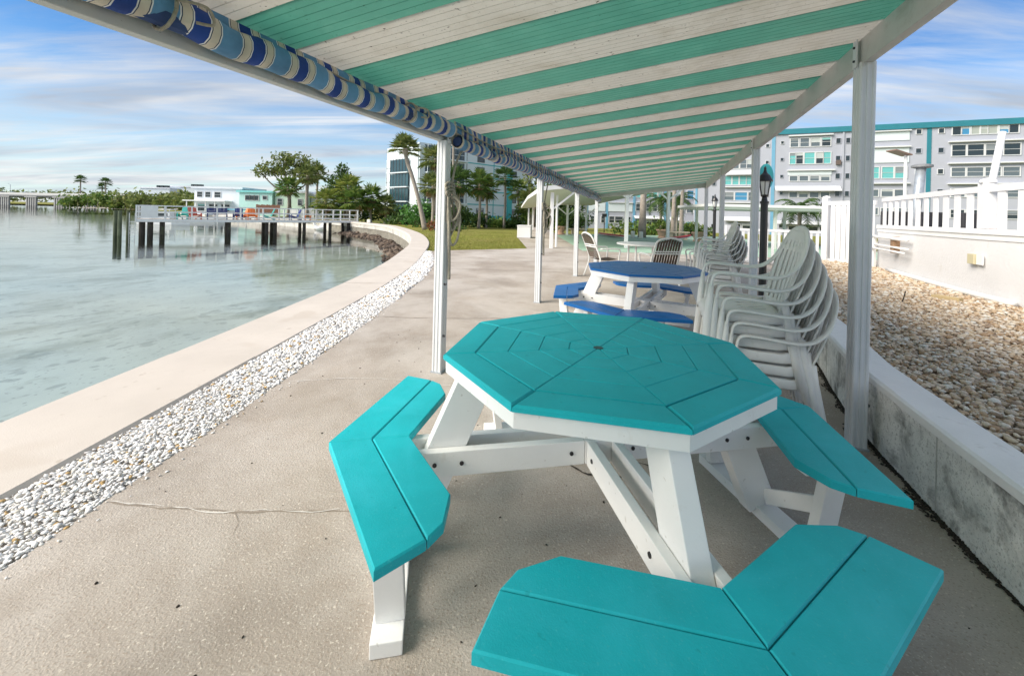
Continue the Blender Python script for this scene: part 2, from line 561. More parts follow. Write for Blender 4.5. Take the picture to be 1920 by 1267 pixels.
water = MB().add([(-1500, -60, WZ), (60, -60, WZ), (60, 1600, WZ), (-1500, 1600, WZ)], [(0, 1, 2, 3)]).build('water', water_material())
tag(water, kind='structure')
# sea bed: shallow sand beside the wall, falling away to deep green
bed_pts_x = [60, -2.0, -3.5, -6, -12, -30, -120, -1500]
bed_z = [-1.75, -1.55, -1.60, -1.75, -2.2, -3.0, -3.6, -4.0]
b = MB()
ys = [-60, -20, 0, 6, 12, 20, 40, 80, 200, 1600]
vs = [(x, y, z - 0.003 * max(0, min(y, 60) - 12)) for y in ys for x, z in zip(bed_pts_x, bed_z)]
nx = len(bed_pts_x)
fs = [(j * nx + i, (j + 1) * nx + i, (j + 1) * nx + i + 1, j * nx + i + 1) for j in range(len(ys) - 1) for i in range(nx - 1)]
bed_m = mat('sea_bed', (0.72, 0.77, 0.69), 0.95, 0.16, 0.35, world_coords=True, stain=(0.24, (0.36, 0.38, 0.27), 0.50, 0.68),
            speck=[(2.2, 0.60, (0.20, 0.22, 0.17), 0.35), (9.0, 0.64, (0.16, 0.17, 0.13), 0.4)])
tag(b.add(vs, fs).build('sea_bed', bed_m), kind='structure')


def land_z(y):
    return -0.035 if y < 26 else (-0.035 - min((y - 26) / 36, 1.0) * 0.95)


# lawn sheet, wall edge to horizon
rows = [-14, -6, 0, 4, 8, 11, 14, 17, 20, 23, 26, 29, 32, 35, 38, 41.5, 44, 47, 52, 58, 66, 75, 84, 92, 100, 130, 190, 260, 400, 900, 1600]
far_coast = {47: -21, 52: -27, 58: -33.5, 66: -41, 75: -52, 84: -64, 92: -75, 100: -85, 130: -120, 190: -165, 260: -185, 400: -200, 900: -260, 1600: -300}
b = MB()
nxx = 14
vs = []
for y in rows:
    xl = x_at(CI, y) - 0.3 if y < 47 else far_coast[y]
    xr = 60 if y < 0 else (140 if y < 190 else 1500)
    for i in range(nxx):
        t = (i / (nxx - 1)) ** 1.8
        vs.append((xl + (xr - xl) * t, y, land_z(y) if y < 47 else min(land_z(y), -0.2) + (0.25 if (i < 5 and 50 < y < 110) else 0)))
fs = [(j * nxx + i, j * nxx + i + 1, (j + 1) * nxx + i + 1, (j + 1) * nxx + i) for j in range(len(rows) - 1) for i in range(nxx - 1)]
tag(b.add(vs, fs).build('lawn', grass_m, smooth=True), kind='structure')

# seawall: coping slabs, concrete face beam and corrugated sheet piling
sw = thing('seawall', 'curving concrete seawall with pale tan coping beside the water', 'seawall')
seglen = 3.66
dist = [0]
for a, q in zip(CO, CO[1:]):
    dist.append(dist[-1] + (q - a).length)


def at_dist(line, dd):
    for i in range(len(dist) - 1):
        if dist[i] <= dd <= dist[i + 1]:
            f = (dd - dist[i]) / (dist[i + 1] - dist[i])
            return line[i].lerp(line[i + 1], f)
    return line[-1]


start = next(dist[i] + (3.55 - CO[i].y) for i in range(len(CO)) if CO[i + 1].y > 3.55) % seglen
k = 0
dd = start - seglen
while dd < dist[-1] - 0.5:
    a0, a1 = max(dd + 0.006, 0.01), min(dd + seglen - 0.006, dist[-1])
    if a1 > a0 + 0.2:
        n = 6
        o_ = [at_dist(CO, a0 + (a1 - a0) * i / n) for i in range(n + 1)]
        i_ = [at_dist(CI, a0 + (a1 - a0) * i / n) for i in range(n + 1)]
        zc = 0.012 + 0.003 * math.sin(k * 2.1)
        c_ = 0.02
        b = MB()
        vs = []
        for oo, ii in zip(o_, i_):
            dvec = (ii - oo).normalized()
            for q, z in ((oo, -0.16), (oo, zc - c_), (oo + dvec * c_, zc), (ii - dvec * c_, zc), (ii, zc - c_), (ii, -0.16)):
                vs.append((q.x, q.y, z))
        fs = [(j * 6 + i, (j + 1) * 6 + i, (j + 1) * 6 + (i + 1) % 6, j * 6 + (i + 1) % 6) for j in range(n) for i in range(6)]
        fs += [tuple(reversed(range(6))), tuple(n * 6 + i for i in range(6))]
        fs = [tuple(reversed(q)) for q in fs]
        b.add(vs, fs).build('coping_slab', coping, sw)
        k += 1
    dd += seglen
face_o = offset_line(CO, 0.05)
face_i = offset_line(CO, 0.55)
b = MB()
vs = []
for a, q in zip(face_o, face_i):
    vs += [(a.x, a.y, -0.16), (a.x, a.y, -0.50), (q.x, q.y, -0.50), (q.x, q.y, -0.16)]
n = len(face_o)
fs = [(j * 4 + i, j * 4 + (i + 1) % 4, (j + 1) * 4 + (i + 1) % 4, (j + 1) * 4 + i) for j in range(n - 1) for i in range(4)]
b.add(vs, fs).build('face_beam', seawall_m, sw)
b = MB()
for j in range(int((dist[-1] - 8) / 0.30)):
    q = at_dist(face_o, 8 + j * 0.30)
    r_ = at_dist(face_o, 8 + j * 0.30 + 0.05)
    t = (r_ - q).normalized()
    nrm = Vector((t.y, -t.x, 0))
    b.bar(q + nrm * 0.12 + Vector((0, 0, -1.9)), q + nrm * 0.12 + Vector((0, 0, -0.5)), 0.14, 0.10, side=t)
b.build('sheet_piling', mat('sheet_piling', (0.40, 0.37, 0.31), 0.8, 0.3, 2), sw)['kind'] = 'stuff'
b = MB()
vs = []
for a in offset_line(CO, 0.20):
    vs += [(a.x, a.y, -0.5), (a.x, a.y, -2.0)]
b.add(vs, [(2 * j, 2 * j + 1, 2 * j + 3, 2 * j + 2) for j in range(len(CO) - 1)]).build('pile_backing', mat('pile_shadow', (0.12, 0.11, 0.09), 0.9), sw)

# patio slab
PR = [(-1.80, -6), (-1.80, 0), (-1.76, 1.8), (-1.72, 2.55), (-1.66, 4.9), (-1.72, 8.26), (-2.05, 10.8), (-2.62, 13.4)]
PRc = catmull([(x, y, 0) for x, y in PR], 6)
poly = [(q.x, q.y) for q in PRc] + [(-2.5, 13.62), (0.60, 15.35), (0.30, 23.2), (0.75, 40), (3.2, 40), (3.0, 27.5), (15.5, 29.6), (17, 12.5), (8.6, 10.4), (8.2, 6), (6.0, 1.0), (3.2, -6)]
b = MB()
n = len(poly)
b.add([(x, y, 0) for x, y in poly], [tuple(reversed(range(n)))])
patio = tag(b.build('patio', concrete), kind='structure')
# make the normal face up
if patio.data.polygons[0].normal.z < 0:
    patio.data.flip_normals()
court = MB().add([(2.62, 14.9, 0.006), (10.3, 13.95, 0.006), (16.5, 14.4, 0.006), (15.0, 29.0, 0.006), (5.2, 28.2, 0.006), (2.80, 25.6, 0.006)], [(0, 1, 2, 3, 4, 5)]).build('court', court_m)
tag(court, kind='structure')
line_m = mat('court_line', (0.62, 0.70, 0.62), 0.7)
b = MB()
for i in range(7):
    x0 = 3.6 + i * 1.75
    b.add([(x0, 15.2, 0.010), (x0 + 0.04, 15.2, 0.010), (x0 + 0.04, 27.6, 0.010), (x0, 27.6, 0.010)], [(0, 1, 2, 3)])
for y in (16.5, 18, 19.5, 24):
    b.add([(3.6, y, 0.0105), (14.1, y, 0.0105), (14.1, y + 0.04, 0.0105), (3.6, y + 0.04, 0.0105)], [(0, 1, 2, 3)])
b.build('painted_line', line_m, court)['kind'] = 'stuff'


def crack(path, w, m, name='crack', seed=1, z=0.004):
    r_ = random.Random(seed)
    P = []
    for a, q in zip(path, path[1:]):
        a, q = Vector((*a, 0)), Vector((*q, 0))
        nseg = max(2, int((q - a).length / 0.035))
        for i in range(nseg):
            P.append(a.lerp(q, i / nseg))
    P.append(Vector((*path[-1], 0)))
    dx_, dy_ = 0.0, 0.0
    for i in range(1, len(P) - 1):
        dx_, dy_ = dx_ * 0.86 + r_.uniform(-1, 1) * 0.005, dy_ * 0.86 + r_.uniform(-1, 1) * 0.007
        P[i] = P[i] + Vector((dx_, dy_, 0))
    L, Rr = [], []
    for i, q in enumerate(P):
        t = (P[min(i + 1, len(P) - 1)] - P[max(i - 1, 0)]).normalized()
        ww = w * r_.uniform(0.25, 1.0) * (0.3 if i in (0, len(P) - 1) else 1)
        nn = Vector((-t.y, t.x, 0)) * ww / 2
        L.append(q + nn)
        Rr.append(q - nn)
    n_ = len(P)
    vs = [(q.x, q.y, z) for q in L] + [(q.x, q.y, z) for q in Rr]
    return MB().add(vs, [(i, n_ + i, n_ + i + 1, i + 1) for i in range(n_ - 1)]).build(name, m, patio)


crack_w = mat('crack_filler', (0.66, 0.63, 0.58), 0.8, 0.2, 30)
crack_d = mat('crack_dark', (0.05, 0.042, 0.034), 0.95)
crack_j = mat('joint_dirt', (0.25, 0.21, 0.17), 0.9, 0.2, 20)
crack([(-1.74, 1.79), (-1.45, 1.765), (-1.1, 1.75), (-0.62, 1.785)], 0.012, crack_j, seed=4, z=0.0015)
crack([(-1.74, 1.79), (-1.6, 1.778), (-1.48, 1.768)], 0.007, crack_w, seed=12, z=0.003)
crack([(-1.44, 1.765), (-1.3, 1.745), (-1.16, 1.75)], 0.008, crack_w, seed=13, z=0.003)
crack([(-1.13, 1.752), (-1.0, 1.757)], 0.005, crack_w, seed=14, z=0.003)
crack([(-0.96, 1.760), (-0.72, 1.78)], 0.008, crack_w, seed=15, z=0.003)
crack([(-1.16, 1.75), (-1.10, 1.69), (-1.08, 1.62)], 0.004, crack_j, seed=16, z=0.002)
crack([(-1.66, 3.06), (-1.25, 3.16), (-0.85, 3.15), (-0.4, 3.05)], 0.008, crack_w, seed=3)
crack([(-1.67, 5.0), (-1.0, 4.98), (-0.2, 5.05), (0.5, 4.95)], 0.014, crack_j, 'slab_joint', 5)
crack([(-1.9, 9.3), (-0.6, 9.35), (1.4, 9.2)], 0.03, crack_j, 'slab_joint', 6)
crack([(-0.45, 1.95), (-0.1, 2.10), (0.15, 2.30), (0.45, 2.28), (0.8, 2.12)], 0.014, crack_d, seed=8)
crack([(0.15, 2.30), (0.42, 2.06), (0.75, 2.02)], 0.02, crack_d, seed=9)


def stones(name, cx, cy, cz, rx, seed, flat=0.5, mtl=None, irregular=0.25, sub=False):
    """thousands of small stones as one mesh"""
    g = np.random.default_rng(seed)
    t = (1 + 5 ** 0.5) / 2
    V = np.array([(-1, t, 0), (1, t, 0), (-1, -t, 0), (1, -t, 0), (0, -1, t), (0, 1, t), (0, -1, -t), (0, 1, -t), (t, 0, -1), (t, 0, 1), (-t, 0, -1), (-t, 0, 1)])
    V = V / np.linalg.norm(V[0])
    F = np.array([(0, 11, 5), (0, 5, 1), (0, 1, 7), (0, 7, 10), (0, 10, 11), (1, 5, 9), (5, 11, 4), (11, 10, 2), (10, 7, 6), (7, 1, 8),
                  (3, 9, 4), (3, 4, 2), (3, 2, 6), (3, 6, 8), (3, 8, 9), (4, 9, 5), (2, 4, 11), (6, 2, 10), (8, 6, 7), (9, 8, 1)])
    n_ = len(cx)
    P = V[None] * (1 + irregular * (g.random((n_, 12, 1)) - 0.5))
    ax = np.stack([rx * g.uniform(0.8, 1.3, n_), rx * g.uniform(0.6, 1.0, n_), rx * flat * g.uniform(0.7, 1.3, n_)], 1)
    P = P * ax[:, None]
    tl = g.normal(0, 0.30, n_)
    c_, s_ = np.cos(tl)[:, None], np.sin(tl)[:, None]
    y, z = P[..., 1] * c_ - P[..., 2] * s_, P[..., 1] * s_ + P[..., 2] * c_
    a = g.uniform(0, 2 * np.pi, n_)
    c_, s_ = np.cos(a)[:, None], np.sin(a)[:, None]
    x = P[..., 0]
    X = x * c_ - y * s_ + cx[:, None]
    Y = x * s_ + y * c_ + cy[:, None]
    Z = z + cz[:, None]
    co = np.stack([X, Y, Z], 2).reshape(-1, 3).astype(np.float32)
    fa = (F[None] + 12 * np.arange(n_)[:, None, None]).reshape(-1).astype(np.int32)
    me = bpy.data.meshes.new(name)
    me.vertices.add(len(co))
    me.vertices.foreach_set('co', co.ravel())
    me.loops.add(len(fa))
    me.loops.foreach_set('vertex_index', fa)
    me.polygons.add(len(fa) // 3)
    me.polygons.foreach_set('loop_start', np.arange(0, len(fa), 3, dtype=np.int32))
    me.polygons.foreach_set('loop_total', np.full(len(fa) // 3, 3, dtype=np.int32))
    me.polygons.foreach_set('use_smooth', np.ones(len(fa) // 3, dtype=bool))
    me.update(calc_edges=True)
    me.materials.append(mtl)
    o = bpy.data.objects.new(name, me)
    C.objects.link(o)
    return o


# shell strip between coping and patio
g = np.random.default_rng(3)
b = MB()
yy = np.linspace(-6, 13.5, 60)
vs = []
for y in yy:
    vs += [(x_at(CI, y) - 0.05, y, -0.018), (x_at(PRc, y) + 0.05, y, -0.018)]
tag(b.add(vs, [(2 * i, 2 * i + 1, 2 * i + 3, 2 * i + 2) for i in range(59)]).build('shell_bed', shell_bed), kind='structure')
cx, cy, cz, rx = [], [], [], []
y = 0.3
while y < 13.4:
    xl, xr = x_at(CI, y) + 0.012, x_at(PRc, y) + 0.004
    step = 0.0122 if y < 3.0 else (0.018 if y < 6 else 0.029)
    x = xl
    while x < xr:
        cx.append(x + g.uniform(-.5, .5) * step)
        cy.append(y + g.uniform(-.5, .5) * step)
        edge = min(x - xl, xr - x)
        cz.append(-0.010 + g.uniform(0, 0.014) + 0.006 * min(edge / 0.1, 1))
        rx.append(step * (0.45 + 0.75 * g.random() ** 1.6))
        x += step
    y += step
for i in range(130):
    y = 0.8 + 8 * g.random() ** 1.5
    cx.append(x_at(PRc, y) + abs(g.normal(0, 0.05)) + 0.01), cy.append(y), cz.append(0.004), rx.append(g.uniform(0.003, 0.009))
tag(stones('shell_stones', np.array(cx), np.array(cy), np.array(cz), np.array(rx), 5, 0.45, white_shell, 0.7),
    'strip of crushed white shell and stone between coping and patio', 'gravel', kind='stuff')

# retaining wall right of the canopy and the pebble bed behind it
wall_face = [(2.92, -4.5), (2.89, -2), (2.88, -0.6), (2.89, 0.2), (2.97, 0.9), (3.06, 1.5), (3.22, 3.0), (3.55, 5.0), (4.2, 7.0), (4.75, 8.2)]
WF = [W(q.x, q.y) for q in catmull([(p, s, 0) for p, s in wall_face], 6)]
WTOP = 0.40
WB = offset_line(WF, 0.20)
rw = thing('retaining_wall', 'low mildew-streaked grey block wall with white cap holding tan pebbles', 'wall')
n = len(WF)
vs = []
for a, q in zip(WF, WB):
    vs += [(a.x, a.y, 0.0), (a.x, a.y, WTOP - 0.03), (q.x, q.y, WTOP - 0.03), (q.x, q.y, 0.0)]
MB().add(vs, [(j * 4 + i, (j + 1) * 4 + i, (j + 1) * 4 + i + 1, j * 4 + i + 1) for j in range(n - 1) for i in range(3)]).build('wall_body', block_wall, rw)
wf2, wb2 = offset_line(WF, -0.008), offset_line(WF, 0.21)
gg = random.Random(4)
vs = []
for j, (a, q) in enumerate(zip(wf2, wb2)):
    dv = (q - a).normalized()
    wob = gg.uniform(-0.004, 0.004)
    for pt, z in ((a, WTOP - 0.045 + wob), (a, WTOP - 0.012), (a + dv * 0.014, WTOP + wob), (q - dv * 0.02, WTOP + wob), (q, WTOP - 0.05)):
        vs.append((pt.x, pt.y, z))
MB().add(vs, [(j * 5 + i, (j + 1) * 5 + i, (j + 1) * 5 + i + 1, j * 5 + i + 1) for j in range(n - 1) for i in range(4)]).build('wall_cap', block_cap, rw, smooth=False)
# mortar joints of the blocks, recessed dark lines
joint_m = mat('mortar_crack', (0.46, 0.46, 0.44), 0.9)
wd = [0]
for a, q in zip(WF, WF[1:]):
    wd.append(wd[-1] + (q - a).length)
for j in range(9):
    t = 0.62 + j * 0.83 + 0.06 * math.sin(j * 2.3)
    i = next((i for i in range(n - 1) if wd[i] <= t < wd[i + 1]), None)
    if i is None:
        continue
    f = (t - wd[i]) / (wd[i + 1] - wd[i])
    q = wf2[i].lerp(wf2[i + 1], f)
    tt = (WF[i + 1] - WF[i]).normalized()
    nn = Vector((tt.y, -tt.x, 0))
    q = q + nn * 0.0065
    MB().bar(q + Vector((0, 0, 0.02)), q + Vector((0, 0, WTOP - 0.05)), 0.004, 0.004, side=tt).build('mortar_joint', joint_m, rw)
vs = []
for a in offset_line(WF, 0.006):
    vs += [(a.x, a.y, 0.185), (a.x, a.y, 0.189)]
# dirt and leaf litter along the foot of the wall
g = np.random.default_rng(11)
cx, cy, cz, rx = [], [], [], []
for i in range(9000):
    t = g.uniform(0, wd[-1] * 0.8)
    j = next(i for i in range(n - 1) if wd[i] <= t < wd[i + 1])
    q = WF[j].lerp(WF[j + 1], (t - wd[j]) / (wd[j + 1] - wd[j])) - PD * abs(g.normal(0, 0.016 + 0.012 * math.sin(t * 5.0) * math.sin(t * 13.0)))
    cx.append(q.x), cy.append(q.y), cz.append(0.001 + g.uniform(0, 0.006)), rx.append(g.uniform(0.003, 0.008))
for i in range(160):
    cx.append(g.uniform(-1.6, 2.0)), cy.append(g.uniform(0.9, 4.5)), cz.append(0.002), rx.append(g.uniform(0.002, 0.007))
    if cx[-1] > 1.75:
        cx[-1] -= 0.6
tag(stones('wall_foot_dirt', np.array(cx), np.array(cy), np.array(cz), np.array(rx), 8, 0.5, soil, 0.9),
    'dark dirt and litter along the block wall and strewn on the patio', 'dirt', kind='stuff')

POOL = [Vector(q) for q in ((9.3, 11.8, 0), (7.65, 8.5, 0), (6.42, 6.0, 0), (5.9, 4.7, 0), (5.6, 3.3, 0), (5.5, 1.0, 0), (5.5, -3, 0))]
bed_poly = [(q.x, q.y) for q in WB] + [(7.3, 10.3), (7.9, 9.6), (7.75, 8.6), (6.5, 6.0), (5.98, 4.7), (5.68, 3.3), (5.6, -3)]
gz = 0.352
pb = MB().add([(x, y, gz) for x, y in bed_poly], [tuple(range(len(bed_poly)))]).build('pebble_bed', pebble_bed)
if pb.data.polygons[0].normal.z < 0:
    pb.data.flip_normals()
tag(pb, kind='structure')


def inside(x, y, poly):
    c_ = False
    j = len(poly) - 1
    for i in range(len(poly)):
        xi, yi = poly[i]
        xj, yj = poly[j]
        if (yi > y) != (yj > y) and x < (xj - xi) * (y - yi) / (yj - yi) + xi:
            c_ = not c_
        j = i
    return c_


cx, cy, cz, rx = [], [], [], []
y = 0.6
while y < 10.3:
    step = 0.0255 if y < 3.2 else (0.031 if y < 5.5 else 0.042)
    x = 1.6
    while x < 8.0:
        if inside(x, y, bed_poly) and x < 1.25 * y + 3.6:
            for lay in (0, 1):
                if lay and g.random() < 0.35:
                    continue
                cx.append(x + g.uniform(-.5, .5) * step)
                cy.append(y + g.uniform(-.5, .5) * step)
                cz.append(gz + 0.008 + lay * 0.016 + g.uniform(0, 0.010))
                rx.append(step * (0.34 + 0.62 * g.random() ** 1.7))
        x += step
    y += step
tag(stones('tan_pebbles', np.array(cx), np.array(cy), np.array(cz), np.array(rx), 6, 0.62, tan_pebble, 0.35),
    'bed of rounded tan river pebbles behind the block wall', 'pebbles', kind='stuff')

# loose grass blades near the lawn edge
g = np.random.default_rng(21)
b = MB()
for i in range(16000):
    y = 13.4 + 18 * g.random() ** 1.7
    xl = x_at(CI, y) + 0.02
    x = xl + g.random() * (0.75 - xl if y < 24 else 6 - xl)
    if x > -2.55 and y < 13.7 + (x + 2.5) * 0.56:
        continue
    if x > 0.62 - max(0, y - 15.3) * 0.03 and y < 40:
        continue
    h, a, l = g.uniform(0.02, 0.06), g.uniform(0, 6.28), g.uniform(-0.03, 0.03)
    wx, wy = 0.008 * math.cos(a), 0.008 * math.sin(a)
    z = land_z(y)
    b.add([(x - wx, y - wy, z), (x + wx, y + wy, z), (x + l, y + l, z + h)], [(0, 1, 2)])
tag(b.build('grass', blade_m), 'short green grass blades on the lawn beyond the patio', 'grass', kind='stuff')

# ------------------------------------------------------------------ canopy over the patio
SL = -0.017                      # the canopy falls slightly along its length
NEAR, FAR_ = -7.2, 8.75
can = thing('canopy', 'long patio canopy with green and white striped roof on grey posts', 'canopy', A0, -YAW)


def fall(s):
    return SL * max(s, 0.0)


def zl(s):
    return 1.883 + fall(s)          # underside of left beam


def zr(s):
    return 2.230 + fall(s)          # underside of right beam


def roof_z(p, s):
    return 2.072 + (p - 0.06) * 0.114 + fall(s)


def post_mesh(h, wx, wy, flutes=True):
    """square aluminium post with shallow flutes on each face"""
    prof = []

    def face(n_, ln_):
        out = [(-ln_ / 2 + 0.006, 0), (-ln_ * 0.30, 0), (-ln_ * 0.25, -0.005), (-ln_ * 0.10, -0.005), (-ln_ * 0.06, 0), (ln_ * 0.06, 0),
               (ln_ * 0.10, -0.005), (ln_ * 0.25, -0.005), (ln_ * 0.30, 0), (ln_ / 2 - 0.006, 0)]
        return out
    for k_, (w_, d_) in enumerate(((wx, wy), (wy, wx), (wx, wy), (wy, wx))):
        a = k_ * math.pi / 2
        for t, o_ in face(0, w_):
            x, y = t, -(d_ / 2 + o_)
            prof.append((x * math.cos(a) - y * math.sin(a), x * math.sin(a) + y * math.cos(a)))
    return MB().prism(prof, 0, h)


for kk in range(-2, 4):
    s = kk * 2.87
    for side in (0, 1):
        p = 0.0 if side == 0 else 2.785
        h = (zl(s) if side == 0 else zr(s)) + 0.005
        wx, wy = (0.085, 0.085) if side == 0 else (0.078, 0.10)
        po = post_mesh(h, wx, wy).build('post', post_paint, can)
        po.location = (p, s, 0)
        MB().box((0, 0, 0.006), (wx + 0.012, wy + 0.012, 0.012)).build('base_plate', galv, po)
        for zb in ((0.72, 0.30) if side == 0 else (0.25,)):
            MB().tube([(wx / 2 - 0.002, -0.015, zb), (wx / 2 + 0.016, -0.015, zb)], 0.009, 8).build('bolt', bolt_m, po)
        # riveted strap that ties post to beam
        st = MB().box((0.045 if side == 0 else -0.047, 0, h + 0.06), (0.006, 0.05, 0.16)).build('strap', post_paint, po)
        for dz in (0.02, 0.10):
            MB().tube([(0.045 if side == 0 else -0.047, 0, h + dz), (0.056 if side == 0 else -0.058, 0, h + dz)], 0.007, 8).build('rivet', bolt_m, po)


def sloped_box(x0, x1, z_lo, hgt, name, m, y0=NEAR, y1=FAR_):
    b_ = MB()
    vs_ = []
    for y in (y0, y1):
        z = z_lo(y)
        vs_ += [(x0, y, z), (x1, y, z), (x1, y, z + hgt), (x0, y, z + hgt)]
    b_.add(vs_, [(0, 3, 2, 1), (4, 5, 6, 7), (0, 1, 5, 4), (1, 2, 6, 5), (2, 3, 7, 6), (3, 0, 4, 7)])
    return b_.build(name, m, can, bevel=0.004)


for i in range(-3, 3):
    a, e = i * 2.87 + (0.0015 if i > -3 else 1.4), min((i + 1) * 2.87 - 0.0015, FAR_)
    if i == 2:
        e = FAR_
    sloped_box(-0.042, 0.006, zl, 0.15, 'beam', beam_paint, a, e)
    sloped_box(2.760, 2.810, zr, 0.15, 'beam', beam_paint, a, e)
sloped_box(-0.075, -0.045, lambda s: zl(s) + 0.09, 0.12, 'fascia', white_paint)
sloped_box(2.815, 2.845, lambda s: zr(s) + 0.11, 0.12, 'fascia', white_paint)
MB().add([(0.036, FAR_ - 0.10, zl(FAR_) + 0.08), (2.764, FAR_ - 0.10, zr(FAR_) + 0.02), (2.764, FAR_, zr(FAR_) + 0.02), (0.036, FAR_, zl(FAR_) + 0.08),
          (0.036, FAR_ - 0.10, roof_z(0.036, FAR_) - 0.004), (2.764, FAR_ - 0.10, roof_z(2.764, FAR_) - 0.004), (2.764, FAR_, roof_z(2.764, FAR_) - 0.004), (0.036, FAR_, roof_z(0.036, FAR_) - 0.004)],
         [(3, 2, 1, 0), (4, 5, 6, 7), (0, 1, 5, 4), (1, 2, 6, 5), (2, 3, 7, 6), (3, 0, 4, 7)]).build('end_beam', beam_paint, can)


def panel_shape():
    """one roof pan, 0.3 m wide, ribbed underside, running across the canopy"""
    prof = []
    for i in range(6):
        y0 = i * 0.05
        prof += [(y0 + 0.0005, 0.0022), (y0 + 0.0024, 0.0), (y0 + 0.0476, 0.0), (y0 + 0.0495, 0.0022)]
    prof = [(-0.0015, 0.014), (-0.0015, 0.0022)] + prof[1:-1] + [(0.3015, 0.0022), (0.3015, 0.014)]
    vs_ = []
    nn_ = 5
    for i in range(nn_ + 1):
        p = -0.07 + (2.87 + 0.07) * i / nn_
        for y, z in prof:
            vs_.append((p, y, 2.072 + (p - 0.06) * 0.114 + z))
    m_ = len(prof)
    fs_ = [(i * m_ + j, i * m_ + j + 1, (i + 1) * m_ + j + 1, (i + 1) * m_ + j) for i in range(nn_) for j in range(m_ - 1)]
    return vs_, [tuple(reversed(q)) for q in fs_]


pv, pf = panel_shape()
pm = []
for m in (panel_green, panel_white):
    me = bpy.data.meshes.new('roof_panel')
    me.from_pydata(pv, [], pf)
    me.materials.append(m)
    bm_ = bmesh.new()
    bm_.from_mesh(me)
    bmesh.ops.recalc_face_normals(bm_, faces=bm_.faces)
    bm_.to_mesh(me)
    bm_.free()
    pm.append(me)
j0 = math.floor((NEAR + 0.57) / 0.30)
s = -0.57 + j0 * 0.30
j = j0
while s < FAR_ - 0.05:
    share(pm[j % 2], 'roof_panel', can, Matrix.Translation((0, s, fall(s))))
    s += 0.30
    j += 1

# rolled striped canvas blinds hung inside the left beam
canvas = blind_material()


def blind(name, label, s0, s1, zroll, r, p0, seed):
    t = thing(name, label, 'blind', W(0, 0), -YAW, 'striped canvas blinds rolled up along the beam')
    r_ = random.Random(seed)
    n_ = int((s1 - s0) / 0.035)
    ph = [r_.uniform(0, 6.28) for _ in range(5)]
    prof = []
    vs_ = []
    m_ = 15
    for i in range(n_ + 1):
        s_ = s0 + (s1 - s0) * i / n_
        wob = 0.008 * math.sin(s_ * 3.1 + ph[0]) + 0.007 * math.sin(s_ * 9.7 + ph[1]) + 0.005 * math.sin(s_ * 23 + ph[2])
        pinch = min(abs(((s_ - s0) % 1.43) - 0.72), 0.12) / 0.12
        rr = r * (0.80 + 0.20 * pinch) + 0.3 * wob
        zc = zroll + fall(s_) + wob - 0.012 * pinch
        zt = roof_z(p0, s_) - 0.004
        # hanging sheet then the roll (open profile, about a turn and a bit)
        pts = [(p0 + 0.005 * math.sin(s_ * 11 + ph[3]), zt), (p0 + 0.010 + 0.008 * math.sin(s_ * 7 + ph[4]), zt * 0.6 + (zc + rr) * 0.4),
               (p0 + 0.016, zc + rr * 0.95)]
        cxr = p0 + 0.02 + rr * 0.25
        for q in range(12):
            a = math.pi * 0.62 - q * 2 * math.pi * 0.93 / 11
            k_ = rr * (1 - 0.012 * q)
            pts.append((cxr + k_ * math.cos(a), zc + k_ * math.sin(a) * 1.08))
        vs_ += [(x, s_, z) for x, z in pts]
    fs_ = [(i * m_ + j_, i * m_ + j_ + 1, (i + 1) * m_ + j_ + 1, (i + 1) * m_ + j_) for i in range(n_) for j_ in range(m_ - 1)]
    o = MB().add(vs_, fs_).build('canvas', canvas, t, smooth=True)
    # roll core and end
    MB().tube([(p0 + 0.02 + r * 0.25, s0 + 0.004, zroll + fall(s0) - 0.01), (p0 + 0.02 + r * 0.25, s1 - 0.004, zroll + fall(s1) - 0.01)], r * 0.72, 12).build('roll_core', mat('navy_canvas', (0.02, 0.05, 0.15), 0.8), t, smooth=False)
    # pull cord along the front of the sheet
    pts = []
    for i in range(40):
        s_ = s0 + (s1 - s0) * i / 39
        f_ = ((s_ - s0) % 1.43) / 1.43
        pts.append((p0 + 0.03 + r * 0.15, s_, roof_z(p0, s_) - 0.055 - 0.03 * math.sin(f_ * math.pi)))
    MB().tube(pts, 0.006, 6).build('pull_cord', rope_m, t, smooth=True)
    k_ = s0 + 0.72
    while k_ < s1:
        z = zroll + fall(k_)
        pts = [(p0 + 0.03 + r * 0.25 + (r * 1.06) * math.cos(a), k_ + 0.01 * math.sin(a), z + (r * 1.15) * math.sin(a)) for a in [i * 2 * math.pi / 12 for i in range(13)]]
        MB().tube(pts, 0.006, 6).build('tie_cord', rope_m, t, smooth=True)
        pts = [(p0 + 0.06 + r * 0.8, k_, roof_z(p0, k_) - 0.07), (p0 + 0.09 + r, k_ + 0.07, z + 0.03), (p0 + 0.08 + r, k_ + 0.10, z - 0.015), (p0 + 0.05 + r, k_ + 0.06, z - 0.02)]
        MB().tube(catmull(pts, 5), 0.0055, 6).build('cord_end', rope_m, t, smooth=True)
        k_ += 1.43
    return t


blind('rolled_blind', 'blue and cream striped canvas blind rolled up tight above the near beam', -4.2, -0.03, 1.968, 0.058, 0.030, 3)
blind('rolled_blind', 'blue striped canvas blind sagging below the beam past the first grey post', 0.06, FAR_ - 0.15, 1.905, 0.055, 0.050, 9)


